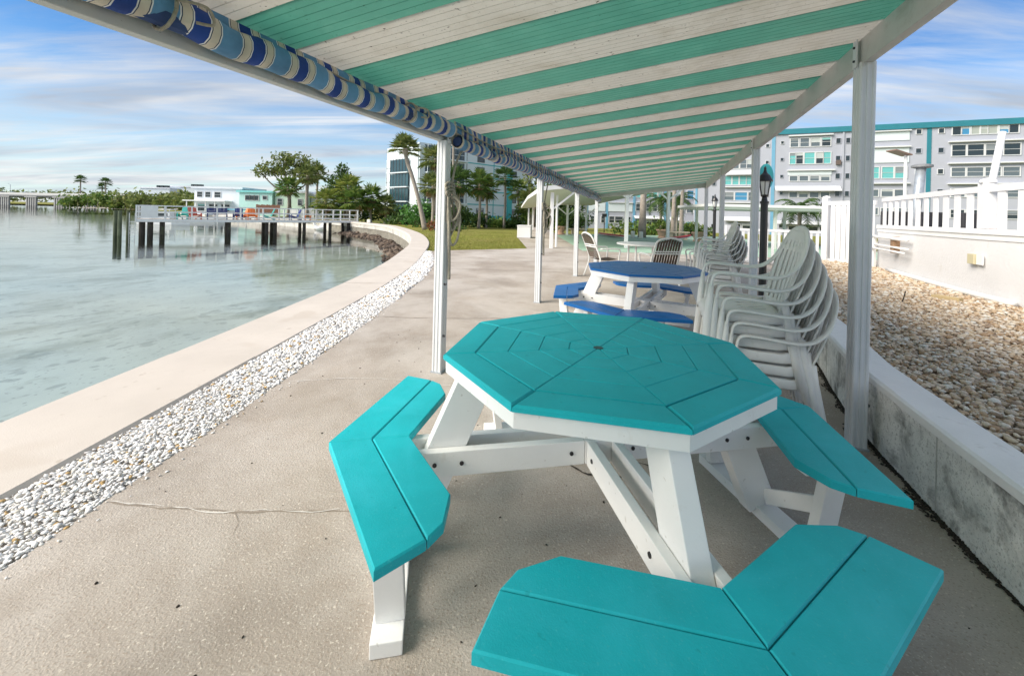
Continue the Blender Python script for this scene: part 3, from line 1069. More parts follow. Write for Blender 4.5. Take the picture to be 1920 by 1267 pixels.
def rope_bundle(s, z0, z1, seed, label, big=1.0):
    t = thing('rope', label, 'rope', W(0.0, s), -YAW)
    r_ = random.Random(seed)
    x = 0.062
    pts = [(0.075, 0.45 * big, roof_z(0.1, s) - 0.12), (x + 0.02, 0.12 * big, (z0 + roof_z(0, s)) / 2), (x, 0.02, z0)]
    MB().tube(catmull(pts, 6), 0.009, 6).build('halyard', rope_m, t, smooth=True)
    for i in range(6):
        zz = z0 - 0.02 - r_.uniform(0, 0.10)
        lowz = zz - r_.uniform(0.18, 0.42) * big
        w_ = r_.uniform(0.02, 0.055) * big
        dx = r_.uniform(0.0, 0.05)
        pts = [(x, -w_ * 0.3, zz), (x + dx * 0.3, -w_ * 0.6, (zz + lowz) / 2), (x + dx * 0.6, 0.0, lowz), (x + dx * 1.6, w_, lowz + 0.04), (x + dx * 2.0, w_ * 1.2, (zz + lowz) / 2 + 0.04), (x + dx * 0.5, w_ * 0.4, zz)]
        MB().tube(catmull(pts, 6), 0.0105, 6).build('loop', rope_m, t, smooth=True)
    for i in range(3):
        pts = [(x + 0.01 * math.cos(a) + 0.012 * i * 0.4, 0.055 * math.cos(a), z0 - 0.03 * i - 0.02 * math.sin(a) * 1.5) for a in [j_ * 0.7 for j_ in range(10)]]
        MB().tube(pts, 0.010, 6).build('wrap', rope_m, t, smooth=True)
    pts = [(x, 0.0, z0 - 0.2), (x + 0.01, -0.015, (z0 + z1) / 2), (x + 0.005, 0.01, z1 + 0.15), (x + 0.012, 0.0, z1)]
    MB().tube(catmull(pts, 6), 0.014, 6).build('tail', rope_m, t, smooth=True)
    MB().box((0.052, 0, z0 - 0.01), (0.014, 0.02, 0.10)).build('cleat', galv, t)


rope_bundle(0.0, 1.52, 0.76, 3, 'coiled tan rope with loose loops hung on the post nearest the teal table')
rope_bundle(2.87, 1.45, 0.70, 5, 'frayed tan rope hung on the second grey post', 0.8)


# ------------------------------------------------------------------ octagonal picnic tables
def pol(r_, a):
    return Vector((r_ * math.cos(a), r_ * math.sin(a), 0))


def picnic_table(label, loc, ang, top_m, group):
    t = thing('picnic_table', label, 'picnic table', loc, ang, group)
    Rt = 0.637
    q8 = math.pi / 4
    NB = 5
    gap = 0.0012
    ca = math.cos(q8 / 2)
    ap = Rt * ca
    # tabletop: eight sectors of five mitred boards
    meshes = []
    for ring in range(NB):
        a0, a1 = ap * ring / NB + (0.018 if ring == 0 else gap), ap * (ring + 1) / NB - (gap if ring < NB - 1 else 0)
        tn = math.tan(q8 / 2)
        g2 = gap / math.cos(q8 / 2)
        pl = [(a0, -a0 * tn + g2), (a1, -a1 * tn + g2), (a1, a1 * tn - g2), (a0, a0 * tn - g2)]
        b_ = MB().board(pl, 0.740, 0.760, 0.0022 if ring < NB - 1 else 0.007)
        o_ = b_.build('tabletop_board', top_m, t)
        meshes.append(o_.data)
        for sct in range(8):
            mt = Matrix.Rotation(q8 * (sct + 0.5), 4, 'Z')
            if sct == 0:
                o_.matrix_local = mt
            else:
                share(o_.data, 'tabletop_board', t, mt)
    MB().lathe([(0.021, 0.720), (0.021, 0.7605), (0.018, 0.7620), (0.010, 0.7615)], n=16).build('umbrella_ring', mat('dark_' + top_m.name, tuple(0.25 * x for x in top_m.node_tree.nodes['Principled BSDF'].inputs['Base Color'].default_value[:3]) if not top_m.node_tree.nodes['Principled BSDF'].inputs['Base Color'].is_linked else (0.01, 0.08, 0.09), 0.5), t)
    # apron, one board along each side
    Ra = Rt - 0.012
    pa = Ra * ca
    tn = math.tan(q8 / 2)
    o_ = MB().add([(pa, -pa * tn, 0.688), (pa, pa * tn, 0.688), (pa - 0.03, (pa - 0.03) * tn, 0.688), (pa - 0.03, -(pa - 0.03) * tn, 0.688),
                   (pa, -pa * tn, 0.738), (pa, pa * tn, 0.738), (pa - 0.03, (pa - 0.03) * tn, 0.738), (pa - 0.03, -(pa - 0.03) * tn, 0.738)],
                  [(3, 2, 1, 0), (4, 5, 6, 7), (0, 1, 5, 4), (1, 2, 6, 5), (2, 3, 7, 6), (3, 0, 4, 7)]).build('apron', white_poly, t)
    ame = o_.data
    for sct in range(8):
        mt = Matrix.Rotation(q8 * (sct + 0.5), 4, 'Z')
        if sct == 0:
            o_.matrix_local = mt
        else:
            share(ame, 'apron', t, mt)
    # top stringers under the boards
    for a in (0, math.pi / 2):
        dz = 0.0 if a == 0 else 0.001
        MB().bar(pol(-0.60, a) + Vector((0, 0, 0.712)), pol(0.60, a) + Vector((0, 0, 0.712)), 0.035 + dz, 0.05).build('stringer', white_poly, t)
    # four benches, each bent round one corner: two boards wide, two long
    Ro, Rm, Ri = 1.045, 0.892, 0.756

    def edge_r(R_, ph):
        return R_ * math.cos(q8 / 2) / math.cos(ph - q8 / 2)
    first = {}
    for bn in range(4):
        base = bn * math.pi / 2
        for sg in (1, -1):
            e1, e2, e3 = R(36.2), R(37.0), R(29.5)
            for nm, pl in (('o', [(Rm + 0.0018, R(0.10)), (Ro, R(0.10)), (edge_r(Ro, e1), e1), (edge_r(Rm + 0.0018, e2), e2)]),
                           ('i', [(Ri, R(0.12)), (Rm - 0.0018, R(0.11)), (edge_r(Rm - 0.0018, e2), e2), (edge_r(Ri + 0.07, R(36.0)), R(36.0)), (edge_r(Ri, e3), e3)])):
                pts = [(r_ * math.cos(a), sg * r_ * math.sin(a)) for r_, a in pl]
                if sg < 0:
                    pts = pts[::-1]
                key = (nm, sg)
                mt = Matrix.Rotation(base, 4, 'Z')
                if key not in first:
                    o_ = MB().board(pts, 0.423, 0.452, 0.004).build('seat_board', top_m, t)
                    first[key] = o_.data
                    o_.matrix_local = mt
                else:
                    share(first[key], 'seat_board', t, mt)
        # frame under the bench, built along +x then turned
        fm = Matrix.Rotation(base, 4, 'Z')

        def part(name, b_, mtl=white_poly, bevel=0.003, parent=t):
            k_ = (name[0], name[1])
            if k_ not in first:
                o_ = b_().build(name[0], mtl, parent, bevel=bevel)
                first[k_] = o_.data
                o_.matrix_local = fm
                return o_
            return share(first[k_], name[0], parent, fm)
        x_in = 0.02 if bn % 2 == 0 else 0.075
        for sd in (1, -1):
            part(('arm', sd, ), lambda: MB().bar((0.075, sd * 0.052, 0.371), (0.93, sd * 0.052, 0.371), 0.034, 0.092))
            part(('end_post', sd), lambda: MB().bar((0.785, sd * 0.285, 0.048), (0.800, sd * 0.335, 0.386), 0.090, 0.040, side=(1, 0.0, 0)))
            part(('seat_cleat', sd), lambda: MB().bar((0.665, sd * 0.325, 0.402), (0.865, sd * 0.338, 0.402), 0.045, 0.034))
            part(('brace', sd), lambda: MB().bar((0.790, sd * 0.03, 0.085), (0.795, sd * 0.295, 0.230), 0.020, 0.060, side=(1, 0, 0)))
            for xb in (0.13, 0.56, 0.66):
                part(('bolt', (sd, xb)), lambda: MB().tube([(xb, sd * 0.066, 0.372), (xb, sd * 0.073, 0.372)], 0.008, 8), bolt_m, 0)
        part(('runner', 0), lambda: MB().bar((0.790, -0.365, 0.0235), (0.790, 0.365, 0.0235), 0.095, 0.045))
        part(('leg', 0), lambda: MB().bar((0.49, 0, 0.70), (0.775, 0, 0.047), 0.066, 0.135, side=(0, 1, 0)))
    MB().box((0, 0, 0.372), (0.145, 0.145, 0.090)).build('hub_block', white_poly, t, bevel=0.003)
    return t


picnic_table('teal octagonal picnic table with white legs, next to the stacked resin chairs', (0.373, 1.694, 0), 3.325, teal, None)
picnic_table('blue octagonal picnic table with white legs', (1.45, 4.40, 0), R(239), blue, None)


# ------------------------------------------------------------------ moulded resin chairs
def resin_chair():
    t = thing('resin_chair', 'x', 'chair', (0, 0, 0), 0, 'stacked white resin armchairs')
    # seat shell
    def grid_obj(name, fn, nu, nv, skip=None, th=0.010):
        bm = bmesh.new()
        V = [[bm.verts.new(fn(i / nu, j_ / nv)) for j_ in range(nv + 1)] for i in range(nu + 1)]
        for i in range(nu):
            for j_ in range(nv):
                if skip and skip(i, j_):
                    continue
                bm.faces.new((V[i][j_], V[i + 1][j_], V[i + 1][j_ + 1], V[i][j_ + 1]))
        bmesh.ops.delete(bm, geom=[v for v in bm.verts if not v.link_faces], context='VERTS')
        bmesh.ops.solidify(bm, geom=bm.faces[:], thickness=th)
        bmesh.ops.recalc_face_normals(bm, faces=bm.faces)
        me = bpy.data.meshes.new(name)
        bm.to_mesh(me)
        bm.free()
        me.materials.append(plastic)
        me.polygons.foreach_set('use_smooth', [True] * len(me.polygons))
        o = bpy.data.objects.new(name, me)
        C.objects.link(o)
        o.parent = t
        return o

    def seat(u, v):
        x = (u * 2 - 1)
        y = 0.255 - 0.47 * v
        w_ = 0.245 - 0.035 * v
        z = 0.415 - 0.020 * math.sin(math.pi * min(v * 1.1, 1)) * (1 - x * x * 0.7)
        if v < 0.16:
            z -= 0.055 * ((0.16 - v) / 0.16) ** 1.6
        z -= 0.035 * max(0, (abs(x) - 0.82) / 0.18) ** 1.5
        return (x * w_, y, z)
    slot_u = {4, 7, 10, 13}
    grid_obj('seat', seat, 18, 16, lambda i, j_: i in slot_u and 9 <= j_ <= 13, 0.010)

    cols = []
    for k_ in range(7):
        cols += [1.0, 0.48] if k_ < 6 else [1.0]
    cum = [0]
    for c_ in cols:
        cum.append(cum[-1] + c_)
    cum = [c_ / cum[-1] for c_ in cum]

    zs_ = [0.405, 0.46, 0.52, 0.58, 0.64, 0.69, 0.735, 0.77, 0.80, 0.83, 0.853, 0.873, 0.888, 0.899, 0.906, 0.911]

    def back(u, v):
        x = cum[int(round(u * 13))] * 2 - 1
        z = zs_[int(round(v * 15))]
        w_ = float(np.interp(z, [0.405, 0.5, 0.6, 0.70, 0.765, 0.83, 0.875, 0.902, 0.911], [0.19, 0.228, 0.256, 0.264, 0.244, 0.210, 0.162, 0.092, 0.02]))
        vv = (z - 0.405) / 0.506
        y = -0.205 - 0.172 * vv - 0.040 * (1 - x * x) * (1 - 0.75 * vv)
        return (x * w_, y, z)
    grid_obj('backrest', back, 13, 15, lambda i, j_: i % 2 == 1 and (1 <= j_ <= 6 or j_ == 8), 0.010)
    for sd in (1, -1):
        arm = [(0.272, 0.215, 0.560), (0.276, 0.205, 0.615), (0.280, 0.170, 0.640), (0.286, 0.08, 0.642), (0.292, -0.04, 0.634), (0.294, -0.14, 0.632), (0.286, -0.22, 0.650), (0.270, -0.285, 0.70),
               (0.248, -0.325, 0.765), (0.215, -0.352, 0.83), (0.165, -0.368, 0.875), (0.09, -0.378, 0.902), (0.0, -0.382, 0.910)]
        pts = catmull([(sd * x, y, z) for x, y, z in arm], 4)
        L_ = len(pts)
        rr = [0.024 + 0.012 * min(i / 10, 1) - 0.018 * max(0, (i / L_ - 0.45) / 0.55) for i in range(L_)]
        MB().tube(pts, rr, 10, [0.010] * L_, side=(1, 0, 0.12 * sd)).build('armrest', plastic, t, smooth=True)
        leg = [(0.272, 0.215, 0.575), (0.268, 0.225, 0.45), (0.266, 0.235, 0.30), (0.272, 0.255, 0.12), (0.278, 0.265, 0.004)]
        MB().tube([(sd * x, y, z) for x, y, z in leg], [0.024, 0.024, 0.026, 0.024, 0.021], 10, [0.014, 0.026, 0.030, 0.027, 0.022], side=(1, 0, 0)).build('front_leg', plastic, t, smooth=True)
        # rear leg: wide channel with a flange
        b_ = MB()
        b_.tube([(sd * x, y, z) for x, y, z in [(0.215, -0.235, 0.50), (0.222, -0.245, 0.40), (0.235, -0.285, 0.22), (0.252, -0.335, 0.004)]], [0.012, 0.011, 0.010, 0.009], 8, [0.022, 0.026, 0.023, 0.017], side=(1, 0, 0))
        b_.tube([(sd * (x - 0.010), y + 0.022, z) for x, y, z in [(0.215, -0.235, 0.44), (0.222, -0.245, 0.38), (0.235, -0.285, 0.22), (0.252, -0.335, 0.02)]], [0.014, 0.014, 0.013, 0.011], 8, 0.006, side=(1, 0, 0))
        b_.build('rear_leg', plastic, t, smooth=True)
        # side skirt under the seat joins front and rear leg
        MB().tube([(sd * 0.258, 0.225, 0.39), (sd * 0.245, 0.05, 0.385), (sd * 0.232, -0.12, 0.38), (sd * 0.222, -0.225, 0.40)], [0.008] * 4, 8, [0.045, 0.030, 0.030, 0.040], side=(1, 0, 0)).build('side_rail', plastic, t, smooth=True)
    return t


chair0 = resin_chair()
ordn = ['lowest', 'second lowest', 'third lowest', 'fourth lowest', 'second highest', 'topmost']
used = False


def place_chairs(p, s, n_, where, jitter_seed):
    global used
    r_ = random.Random(jitter_seed)
    for i in range(n_):
        c_ = chair0 if not used else copy_tree(chair0)
        used = True
        c_.location = W(p - 0.028 * i, s + r_.uniform(-0.004, 0.004), 0.070 * i)
        # faces across the canopy, toward the water
        c_.scale = (1.0, 0.86, 1.0)
        c_.rotation_euler = (0, 0, math.atan2(PD.x, -PD.y) + R(r_.uniform(-1.0, 1.0)))
        c_['label'] = 'white resin armchair, %s of the stack %s' % (ordn[i] if n_ == 6 else ordn[i], where)


place_chairs(2.30, 0.0, 6, 'beside the teal table', 4)
place_chairs(2.56, 3.95, 6, 'behind the nearer black lamp post', 6)


# ------------------------------------------------------------------ lamp posts
def lamp_post(label, loc, h):
    t = thing('lamp_post', label, 'lamp post', loc, 0, 'black lantern posts')
    MB().lathe([(0.085, 0), (0.085, 0.03), (0.06, 0.06), (0.047, 0.10), (0.045, h - 0.52), (0.056, h - 0.515), (0.056, h - 0.49), (0.040, h - 0.485), (0.030, h - 0.43), (0.045, h - 0.42), (0.05, h - 0.40)], n=18).build('pole', black_metal, t, smooth=False)
    MB().lathe([(0.040, h - 0.395), (0.066, h - 0.22), (0.064, h - 0.215)], n=6).build('glass', mat('lantern_glass', (0.62, 0.64, 0.62), 0.25, spec=0.6), t)
    b_ = MB()
    for i in range(6):
        a = i * math.pi / 3
        b_.bar(pol(0.046, a) + Vector((0, 0, h - 0.40)), pol(0.074, a) + Vector((0, 0, h - 0.21)), 0.010, 0.010)
    b_.build('cage', black_metal, t)
    MB().lathe([(0.098, h - 0.214), (0.098, h - 0.205), (0.062, h - 0.13), (0.030, h - 0.10), (0.022, h - 0.085), (0.014, h - 0.05), (0.018, h - 0.035), (0.010, h - 0.015), (0.002, h)], n=12).build('lantern_cap', black_metal, t)
    return t


lamp_post('black lantern lamp post beside the second grey canopy post', (3.48, 5.62, 0), 2.05)
lamp_post('black lantern lamp post at the far end of the canopy', (6.22, 12.5, 0), 2.06)

t = thing('plaque', 'oval teal plaque behind the nearer black lantern', 'plaque', (3.66, 5.9, 0))
MB().lathe([(0.15, 0), (0.15, 0.02), (0.13, 0.025)], n=20).build('disc', aqua_trim, t).matrix_local = Matrix.Translation((0, 0, 1.93)) @ Matrix.Rotation(R(90), 4, 'X') @ Matrix.Diagonal((0.7, 1.25, 1, 1))
MB().tube([(0, 0.03, 0), (0, 0.03, 2.0)], 0.02, 8).build('pole', black_metal, t)

# ------------------------------------------------------------------ pool wall, fences and pipes on the right
PC = catmull([tuple(q) for q in POOL], 8)
pw = thing('pool_wall', 'curved white pool retaining wall rising from the pebble bed', 'wall')
pool_m = mat('pool_wall_paint', (0.70, 0.695, 0.70), 0.7, 0.05, 1.5, 0.25, 30, world_coords=True, stain=(2.2, (0.55, 0.50, 0.44), 0.62, 0.85))
seg = PC[8:]
in_ = offset_line(seg, -0.18)
n = len(seg)


def wall_strip(z0, z1, off0, off1, name, m):
    a_ = offset_line(seg, off0)
    q_ = offset_line(seg, off1)
    vs_ = []
    for a, q in zip(a_, q_):
        vs_ += [(a.x, a.y, z0), (a.x, a.y, z1), (q.x, q.y, z1), (q.x, q.y, z0)]
    fs_ = [(j_ * 4 + i, (j_ + 1) * 4 + i, (j_ + 1) * 4 + (i + 1) % 4, j_ * 4 + (i + 1) % 4) for j_ in range(n - 1) for i in range(4)]
    fs_ += [(0, 1, 2, 3), tuple((n - 1) * 4 + i for i in (3, 2, 1, 0))]
    return MB().add(vs_, fs_).build(name, m, pw)


wall_strip(0.30, 1.12, 0.0, -0.18, 'wall_body', pool_m)
wall_strip(1.121, 1.19, 0.012, -0.20, 'ledge_board', white_paint)
wall_strip(1.192, 1.26, 0.028, -0.22, 'ledge_cap', white_paint)
pts = [(q.x, q.y, 0.405) for q in offset_line(seg[2:17], 0.06)]
tag(MB().tube(pts, 0.040, 10).build('drain_pipe', white_paint, smooth=True), 'white drain pipe lying along the foot of the pool wall', 'pipe')


def wall_frame(f):
    """a point and outward normal on the pool wall face, f in segments"""
    i = int(f)
    q = seg[i].lerp(seg[i + 1], f - i)
    t = (seg[i + 1] - seg[i]).normalized()
    return q, t, Vector((t.y, -t.x, 0))


q, t_, nr = wall_frame(11.4)
if nr.dot(Vector((-1, 0, 0))) < 0:
    nr = -nr
ob = thing('outlet_box', 'pale junction box with open flap on the white pool wall', 'outlet box', q + Vector((0, 0, 0.86)), 0)
MB().box(nr * 0.03, (0.06, 0.13, 0.13), rz=math.atan2(nr.y, nr.x)).build('box_body', mat('ivory_plastic', (0.55, 0.50, 0.33), 0.6), ob, bevel=0.004)
MB().box(nr * 0.035 + t_ * 0.14, (0.012, 0.12, 0.13), rz=math.atan2(nr.y, nr.x)).build('flap', white_paint, ob)

q, t_, nr = wall_frame(2.6)
if nr.dot(Vector((-1, 0, 0))) < 0:
    nr = -nr
pv_ = thing('pipe_manifold', 'white plumbing pipes with rusty bracket at the end of the pool wall', 'pipes', q, 0)
for dz, o_ in ((1.02, 0.10), (0.86, 0.09), (0.79, 0.14)):
    a_ = q + nr * o_ + Vector((0, 0, dz)) - q
    MB().tube([a_ + t_ * 0.75, a_ + t_ * 0.1, a_ - t_ * 0.6, a_ - t_ * 1.0], 0.028 if dz > 1 else 0.018, 8).build('pipe', white_paint, pv_, smooth=True)
a_ = nr * 0.09
MB().box(a_ * 0.5 + t_ * 0.05 + Vector((0, 0, 0.90)), (0.10, 0.14, 0.30), rz=math.atan2(nr.y, nr.x)).build('rusty_bracket', mat('rust', (0.28, 0.17, 0.10), 0.9, 0.3, 10), pv_)
MB().bar(a_ - t_ * 0.9 + Vector((0, 0, 0.36)), a_ - t_ * 0.9 + Vector((0, 0, 1.05)), 0.05, 0.05).build('riser', white_paint, pv_)

# picket fence on the pool ledge
fl = [Vector((q.x, q.y, 0)) for q in offset_line(PC, -0.10)]
fd = [0]
for a, q in zip(fl, fl[1:]):
    fd.append(fd[-1] + (q - a).length)


def on_fence(dd_):
    for i in range(len(fd) - 1):
        if fd[i] <= dd_ <= fd[i + 1]:
            f_ = (dd_ - fd[i]) / (fd[i + 1] - fd[i])
            return fl[i].lerp(fl[i + 1], f_), (fl[i + 1] - fl[i]).normalized()
    return fl[-1], (fl[-1] - fl[-2]).normalized()


pf_ = thing('picket_fence', 'white vinyl picket fence standing on the pool wall ledge', 'fence')
d0 = fd[8] - 0.1
vinyl = mat('white_vinyl', (0.74, 0.74, 0.75), 0.35, 0.03, 2, spec=0.5)
k = 0
dd = d0 + 0.1
while dd < fd[-1] - 1.5:
    q, t_ = on_fence(dd)
    MB().bar(q + Vector((0, 0, 1.262)), q + Vector((0, 0, 1.745)), 0.125, 0.022, side=t_).build('picket', vinyl, pf_)
    dd += 0.31
for z, h in ((1.785, 0.085), (1.275, 0.0)):
    if h:
        pts = [on_fence(d0 + (fd[-1] - 1.5 - d0) * i / 24)[0] + Vector((0, 0, z)) for i in range(25)]
        for a, q in zip(pts, pts[1:]):
            MB().bar(a, q, 0.05, h).build('top_rail', vinyl, pf_)
for dd in (d0 + 3.55, d0 + 6.3):
    q, t_ = on_fence(dd)
    po = MB().box(q + Vector((0, 0, 1.565)), (0.13, 0.13, 0.60), rz=math.atan2(t_.y, t_.x)).build('post', vinyl, pf_, bevel=0.006)
    MB().lathe([(0.105, 0), (0.105, 0.03), (0.06, 0.05), (0.01, 0.065)], tuple(q + Vector((0, 0, 1.866))), 4).build('post_cap', vinyl, po)

# tall privacy panel between court and pool
gp = thing('fence_panel', 'tall white vinyl fence panel of tight boards at the pebble bed edge', 'fence', (7.43, 9.62, 0.33))
e_ = Vector((7.72, 8.62, 0.33)) - Vector((7.43, 9.62, 0.33))
L = e_.length
e_ = e_ / L
MB().box((0, 0, 0.76), (0.13, 0.13, 1.52), rz=math.atan2(e_.y, e_.x)).build('post', vinyl, gp, bevel=0.006)
MB().lathe([(0.10, 0), (0.10, 0.03), (0.05, 0.05), (0.01, 0.06)], (0, 0, 1.521), 4).build('post_cap', vinyl, gp)
nb = 8
for i in range(nb):
    q = e_ * (0.10 + (L - 0.12) * (i + 0.5) / nb)
    MB().bar(q + Vector((0, 0, 0.10)), q + Vector((0, 0, 1.36)), (L - 0.12) / nb - 0.018, 0.022, side=e_).build('fence_board', vinyl, gp)
for z in (0.06, 1.40):
    MB().bar(e_ * 0.066 + Vector((0, 0, z)), e_ * L + Vector((0, 0, z)), 0.05, 0.09).build('rail', vinyl, gp)
MB().tube([e_ * -0.10 + Vector((0, 0, 1.38)), e_ * -0.066 + Vector((0, 0, 1.38))], [0.055, 0.05], 10).build('gate_latch', black_metal, gp)

# things standing round the pool beyond the fence
t = thing('slide_post', 'thick galvanised slide post with flat round cap behind the picket fence', 'post', (8.72, 8.9, 0.9))
MB().tube([(0, 0, 0), (0.13, 0.0, 0.9), (0.20, 0.0, 1.62)], 0.085, 14).build('tube', galv, t, smooth=True)
MB().lathe([(0.13, 0), (0.18, 0.02), (0.18, 0.06), (0.13, 0.08)], (0.22, 0, 1.62), 18).build('cap', mat('grey_cap', (0.20, 0.21, 0.22), 0.5), t)
tag(MB().tube([(9.20, 8.0, 0.9), (9.42, 8.0, 2.17), (9.60, 8.0, 3.15)], 0.055, 10).build('leaning_pole', vinyl, smooth=True), 'leaning white pole rising behind the picket fence', 'pole')
t = thing('flood_light', 'small solar flood light on a thin white pole', 'light', (10.6, 11, 0.3))
MB().tube([(0, 0, 0), (0, 0, 2.85)], 0.035, 8).build('pole', white_paint, t)
MB().box((-0.18, 0, 2.90), (0.46, 0.30, 0.03), m=Matrix.Rotation(R(16), 3, 'Y')).build('solar_panel', mat('copper_panel', (0.22, 0.13, 0.10), 0.4), t)
for i, (x, y) in enumerate(((9.4, 9.6), (10.1, 9.4), (10.9, 9.2))):
    t = thing('pool_lounger', ['grey cushioned pool lounger behind the fence next to the slide post', 'dark cushioned pool lounger behind the fence', 'low dark pool lounger nearest the leaning pole'][i], 'lounger', (x, y, 0.75))
    MB().box((0, 0, 0.36), (0.60, 0.9, 0.12)).build('cushion', mat('charcoal_cushion', (0.04, 0.04, 0.045), 0.8), t, bevel=0.02)
    MB().box((0, 0.40, 0.60), (0.60, 0.12, 0.48)).build('back_cushion', mat('charcoal_cushion', (0.04, 0.04, 0.045), 0.8), t, bevel=0.02)
    for sx in (-.25, .25):
        for sy in (-.38, .38):
            MB().box((sx, sy, 0.15), (0.05, 0.05, 0.299)).build('leg', mat('taupe_frame', (0.22, 0.18, 0.18), 0.6), t)
tag(MB().add([(5.6, 13, 0.74), (5.56, -3, 0.74), (16, -3, 0.74), (18, 12, 0.74), (9.4, 12, 0.74), (7.75, 8.6, 0.74), (6.5, 6.0, 0.74), (5.98, 4.7, 0.74), (5.7, 3.3, 0.74)][1:], [(0, 1, 2, 3, 4, 5, 6, 7)]).build('pool_deck', coping), kind='structure')
t = thing('red_umbrella', 'folded dark red umbrella leaning behind the white pickets', 'umbrella', (8.25, 7.0, 0.744))
MB().lathe([(0.02, 0.10), (0.10, 0.20), (0.14, 0.5), (0.05, 0.95)], n=9).build('cloth', mat('dark_red', (0.22, 0.012, 0.02), 0.7), t)
MB().lathe([(0.15, 0), (0.15, 0.04), (0.025, 0.05), (0.025, 1.05)], n=10).build('pole', white_paint, t)
tag(MB().tube(catmull([(4.62, 4.80, 0.380), (4.66, 4.82, 0.42), (4.70, 4.84, 0.50)], 4), [0.006] * 9, 6).build('twig', soil), 'short dark twig lying on the tan pebbles', 'twig')
tag(MB().box((5.42, 5.05, 0.395), (0.10, 0.26, 0.05), rz=R(20)).build('paver', mat('tan_paver', (0.52, 0.40, 0.22), 0.85, 0.1, 12), bevel=0.006), 'single tan paver lying by the foot of the pool wall', 'paver')

# ------------------------------------------------------------------ patio chairs and table past the blue table
def strap_chair(label, loc, rz):
    t = thing('strap_chair', label, 'chair', loc, rz, 'brown strap patio chairs round the white table')
    wf = mat('white_frame', (0.78, 0.78, 0.76), 0.35)
    for sd in (1, -1):
        x = sd * 0.26
        MB().tube(catmull([(x, 0.26, 0.01), (x, 0.22, 0.40), (x, 0.24, 0.60), (x, 0.10, 0.63), (x, -0.20, 0.62)], 4), 0.016, 8).build('front_leg', wf, t, smooth=True)
        MB().tube(catmull([(x, -0.32, 0.01), (x, -0.20, 0.36), (x * 0.96, -0.26, 0.60), (x * 0.9, -0.38, 0.86), (x * 0.5, -0.42, 0.93), (0, -0.43, 0.95)], 4), 0.017, 8).build('back_frame', wf, t, smooth=True)
    for i in range(9):
        x = -0.20 + i * 0.05
        MB().tube([(x, -0.21, 0.43), (x, -0.275, 0.60), (x * 0.98, -0.385, 0.86), (x * 0.9, -0.425, 0.93 - abs(x) * 0.25)], [0.021] * 4, 6, [0.004] * 4, side=(1, 0, 0)).build('back_strap', strap_m, t)
        MB().tube([(x, 0.22, 0.41), (x, 0.0, 0.385), (x, -0.20, 0.40)], [0.021] * 3, 6, [0.004] * 3, side=(1, 0, 0)).build('seat_strap', strap_m, t)
    for z, y in ((0.70, -0.317), (0.66, -0.300)):
        MB().tube([(-0.25, y, z), (0.25, y, z)], 0.014, 8).build('back_rail', wf, t)
    return t


strap_chair('brown strap chair with its back turned to the blue table', (2.72, 7.5, 0), R(175 - 180 + 12))
strap_chair('brown strap chair at the canopy end of the white table', (1.95, 8.6, 0), R(-75))
strap_chair('brown strap chair on the lamp post side of the white table', (3.95, 8.5, 0), R(75))
t = thing('round_table', 'round white patio table among brown strap chairs', 'table', (2.95, 9.0, 0))
MB().lathe([(0.58, 0.685), (0.60, 0.69), (0.60, 0.715), (0.58, 0.72)], n=28).build('table_top', white_paint, t)
for i in range(4):
    a = R(45 + 90 * i)
    MB().tube([pol(0.42, a) + Vector((0, 0, 0.01)), pol(0.38, a) + Vector((0, 0, 0.683))], 0.022, 8).build('leg', white_paint, t)

# ------------------------------------------------------------------ white shelter over the court edge
cream = mat('cream_paint', (0.72, 0.72, 0.66), 0.6, 0.05, 2)
sh = thing('shelter', 'white pavilion with braced posts and pale green ceiling beside the green court', 'shelter', (0, 0, 0))
for x, y, h in ((1.54, 15.7, 2.16), (4.72, 16.75, 2.72), (7.75, 20.2, 2.84), (1.95, 27.5, 2.0), (3.6, 26.4, 1.95), (4.95, 27.1, 1.95), (1.70, 33, 1.85), (1.55, 38.0, 1.8)):
    MB().box((x, y, h / 2), (0.13, 0.13, h)).build('post', white_paint, sh, bevel=0.006)
    if y < 30:
        for dx in (1, -1):
            if (x < 2 and dx < 0):
                continue
            MB().bar((x + dx * 0.07, y, h - 0.62), (x + dx * 0.85, y, h + 0.02), 0.07, 0.07).build('brace', white_paint, sh)
MB().tube([(1.82, 16.5, 0), (1.82, 16.5, 2.1)], 0.045, 8).build('downspout', white_paint, sh)
RS = [(1.05, 15.2, 2.18), (5.5, 16.2, 2.74), (8.4, 20.0, 2.88), (5.5, 28.4, 2.0), (3.2, 27.6, 1.96), (1.3, 38.7, 1.82), (0.85, 38.7, 1.82), (0.75, 20.0, 2.02)]
tri = [(0, 1, 7), (1, 2, 4), (2, 3, 4), (1, 4, 7), (4, 5, 6), (4, 6, 7)]
MB().add([(x, y, z - 0.002) for x, y, z in RS], [tuple(reversed(q)) for q in tri]).build('ceiling', mat('ceiling_green', (0.60, 0.64, 0.54), 0.7), sh)
b = MB().add(RS + [(x, y, z + 0.16) for x, y, z in RS], [tuple(k_ + 8 for k_ in q) for q in tri] + [(i, (i + 1) % 8, 8 + (i + 1) % 8, 8 + i) for i in range(8)])
b.build('roof', white_paint, sh)

t = thing('storage_box', 'plain white storage box at the edge of the lawn', 'box', (0.72, 22.2, 0), R(-8))
MB().box((0, 0, 0.32), (0.72, 0.9, 0.62)).build('box_body', vinyl, t, bevel=0.02)
MB().box((0, 0, 0.655), (0.76, 0.94, 0.05)).build('lid', vinyl, t, bevel=0.012)
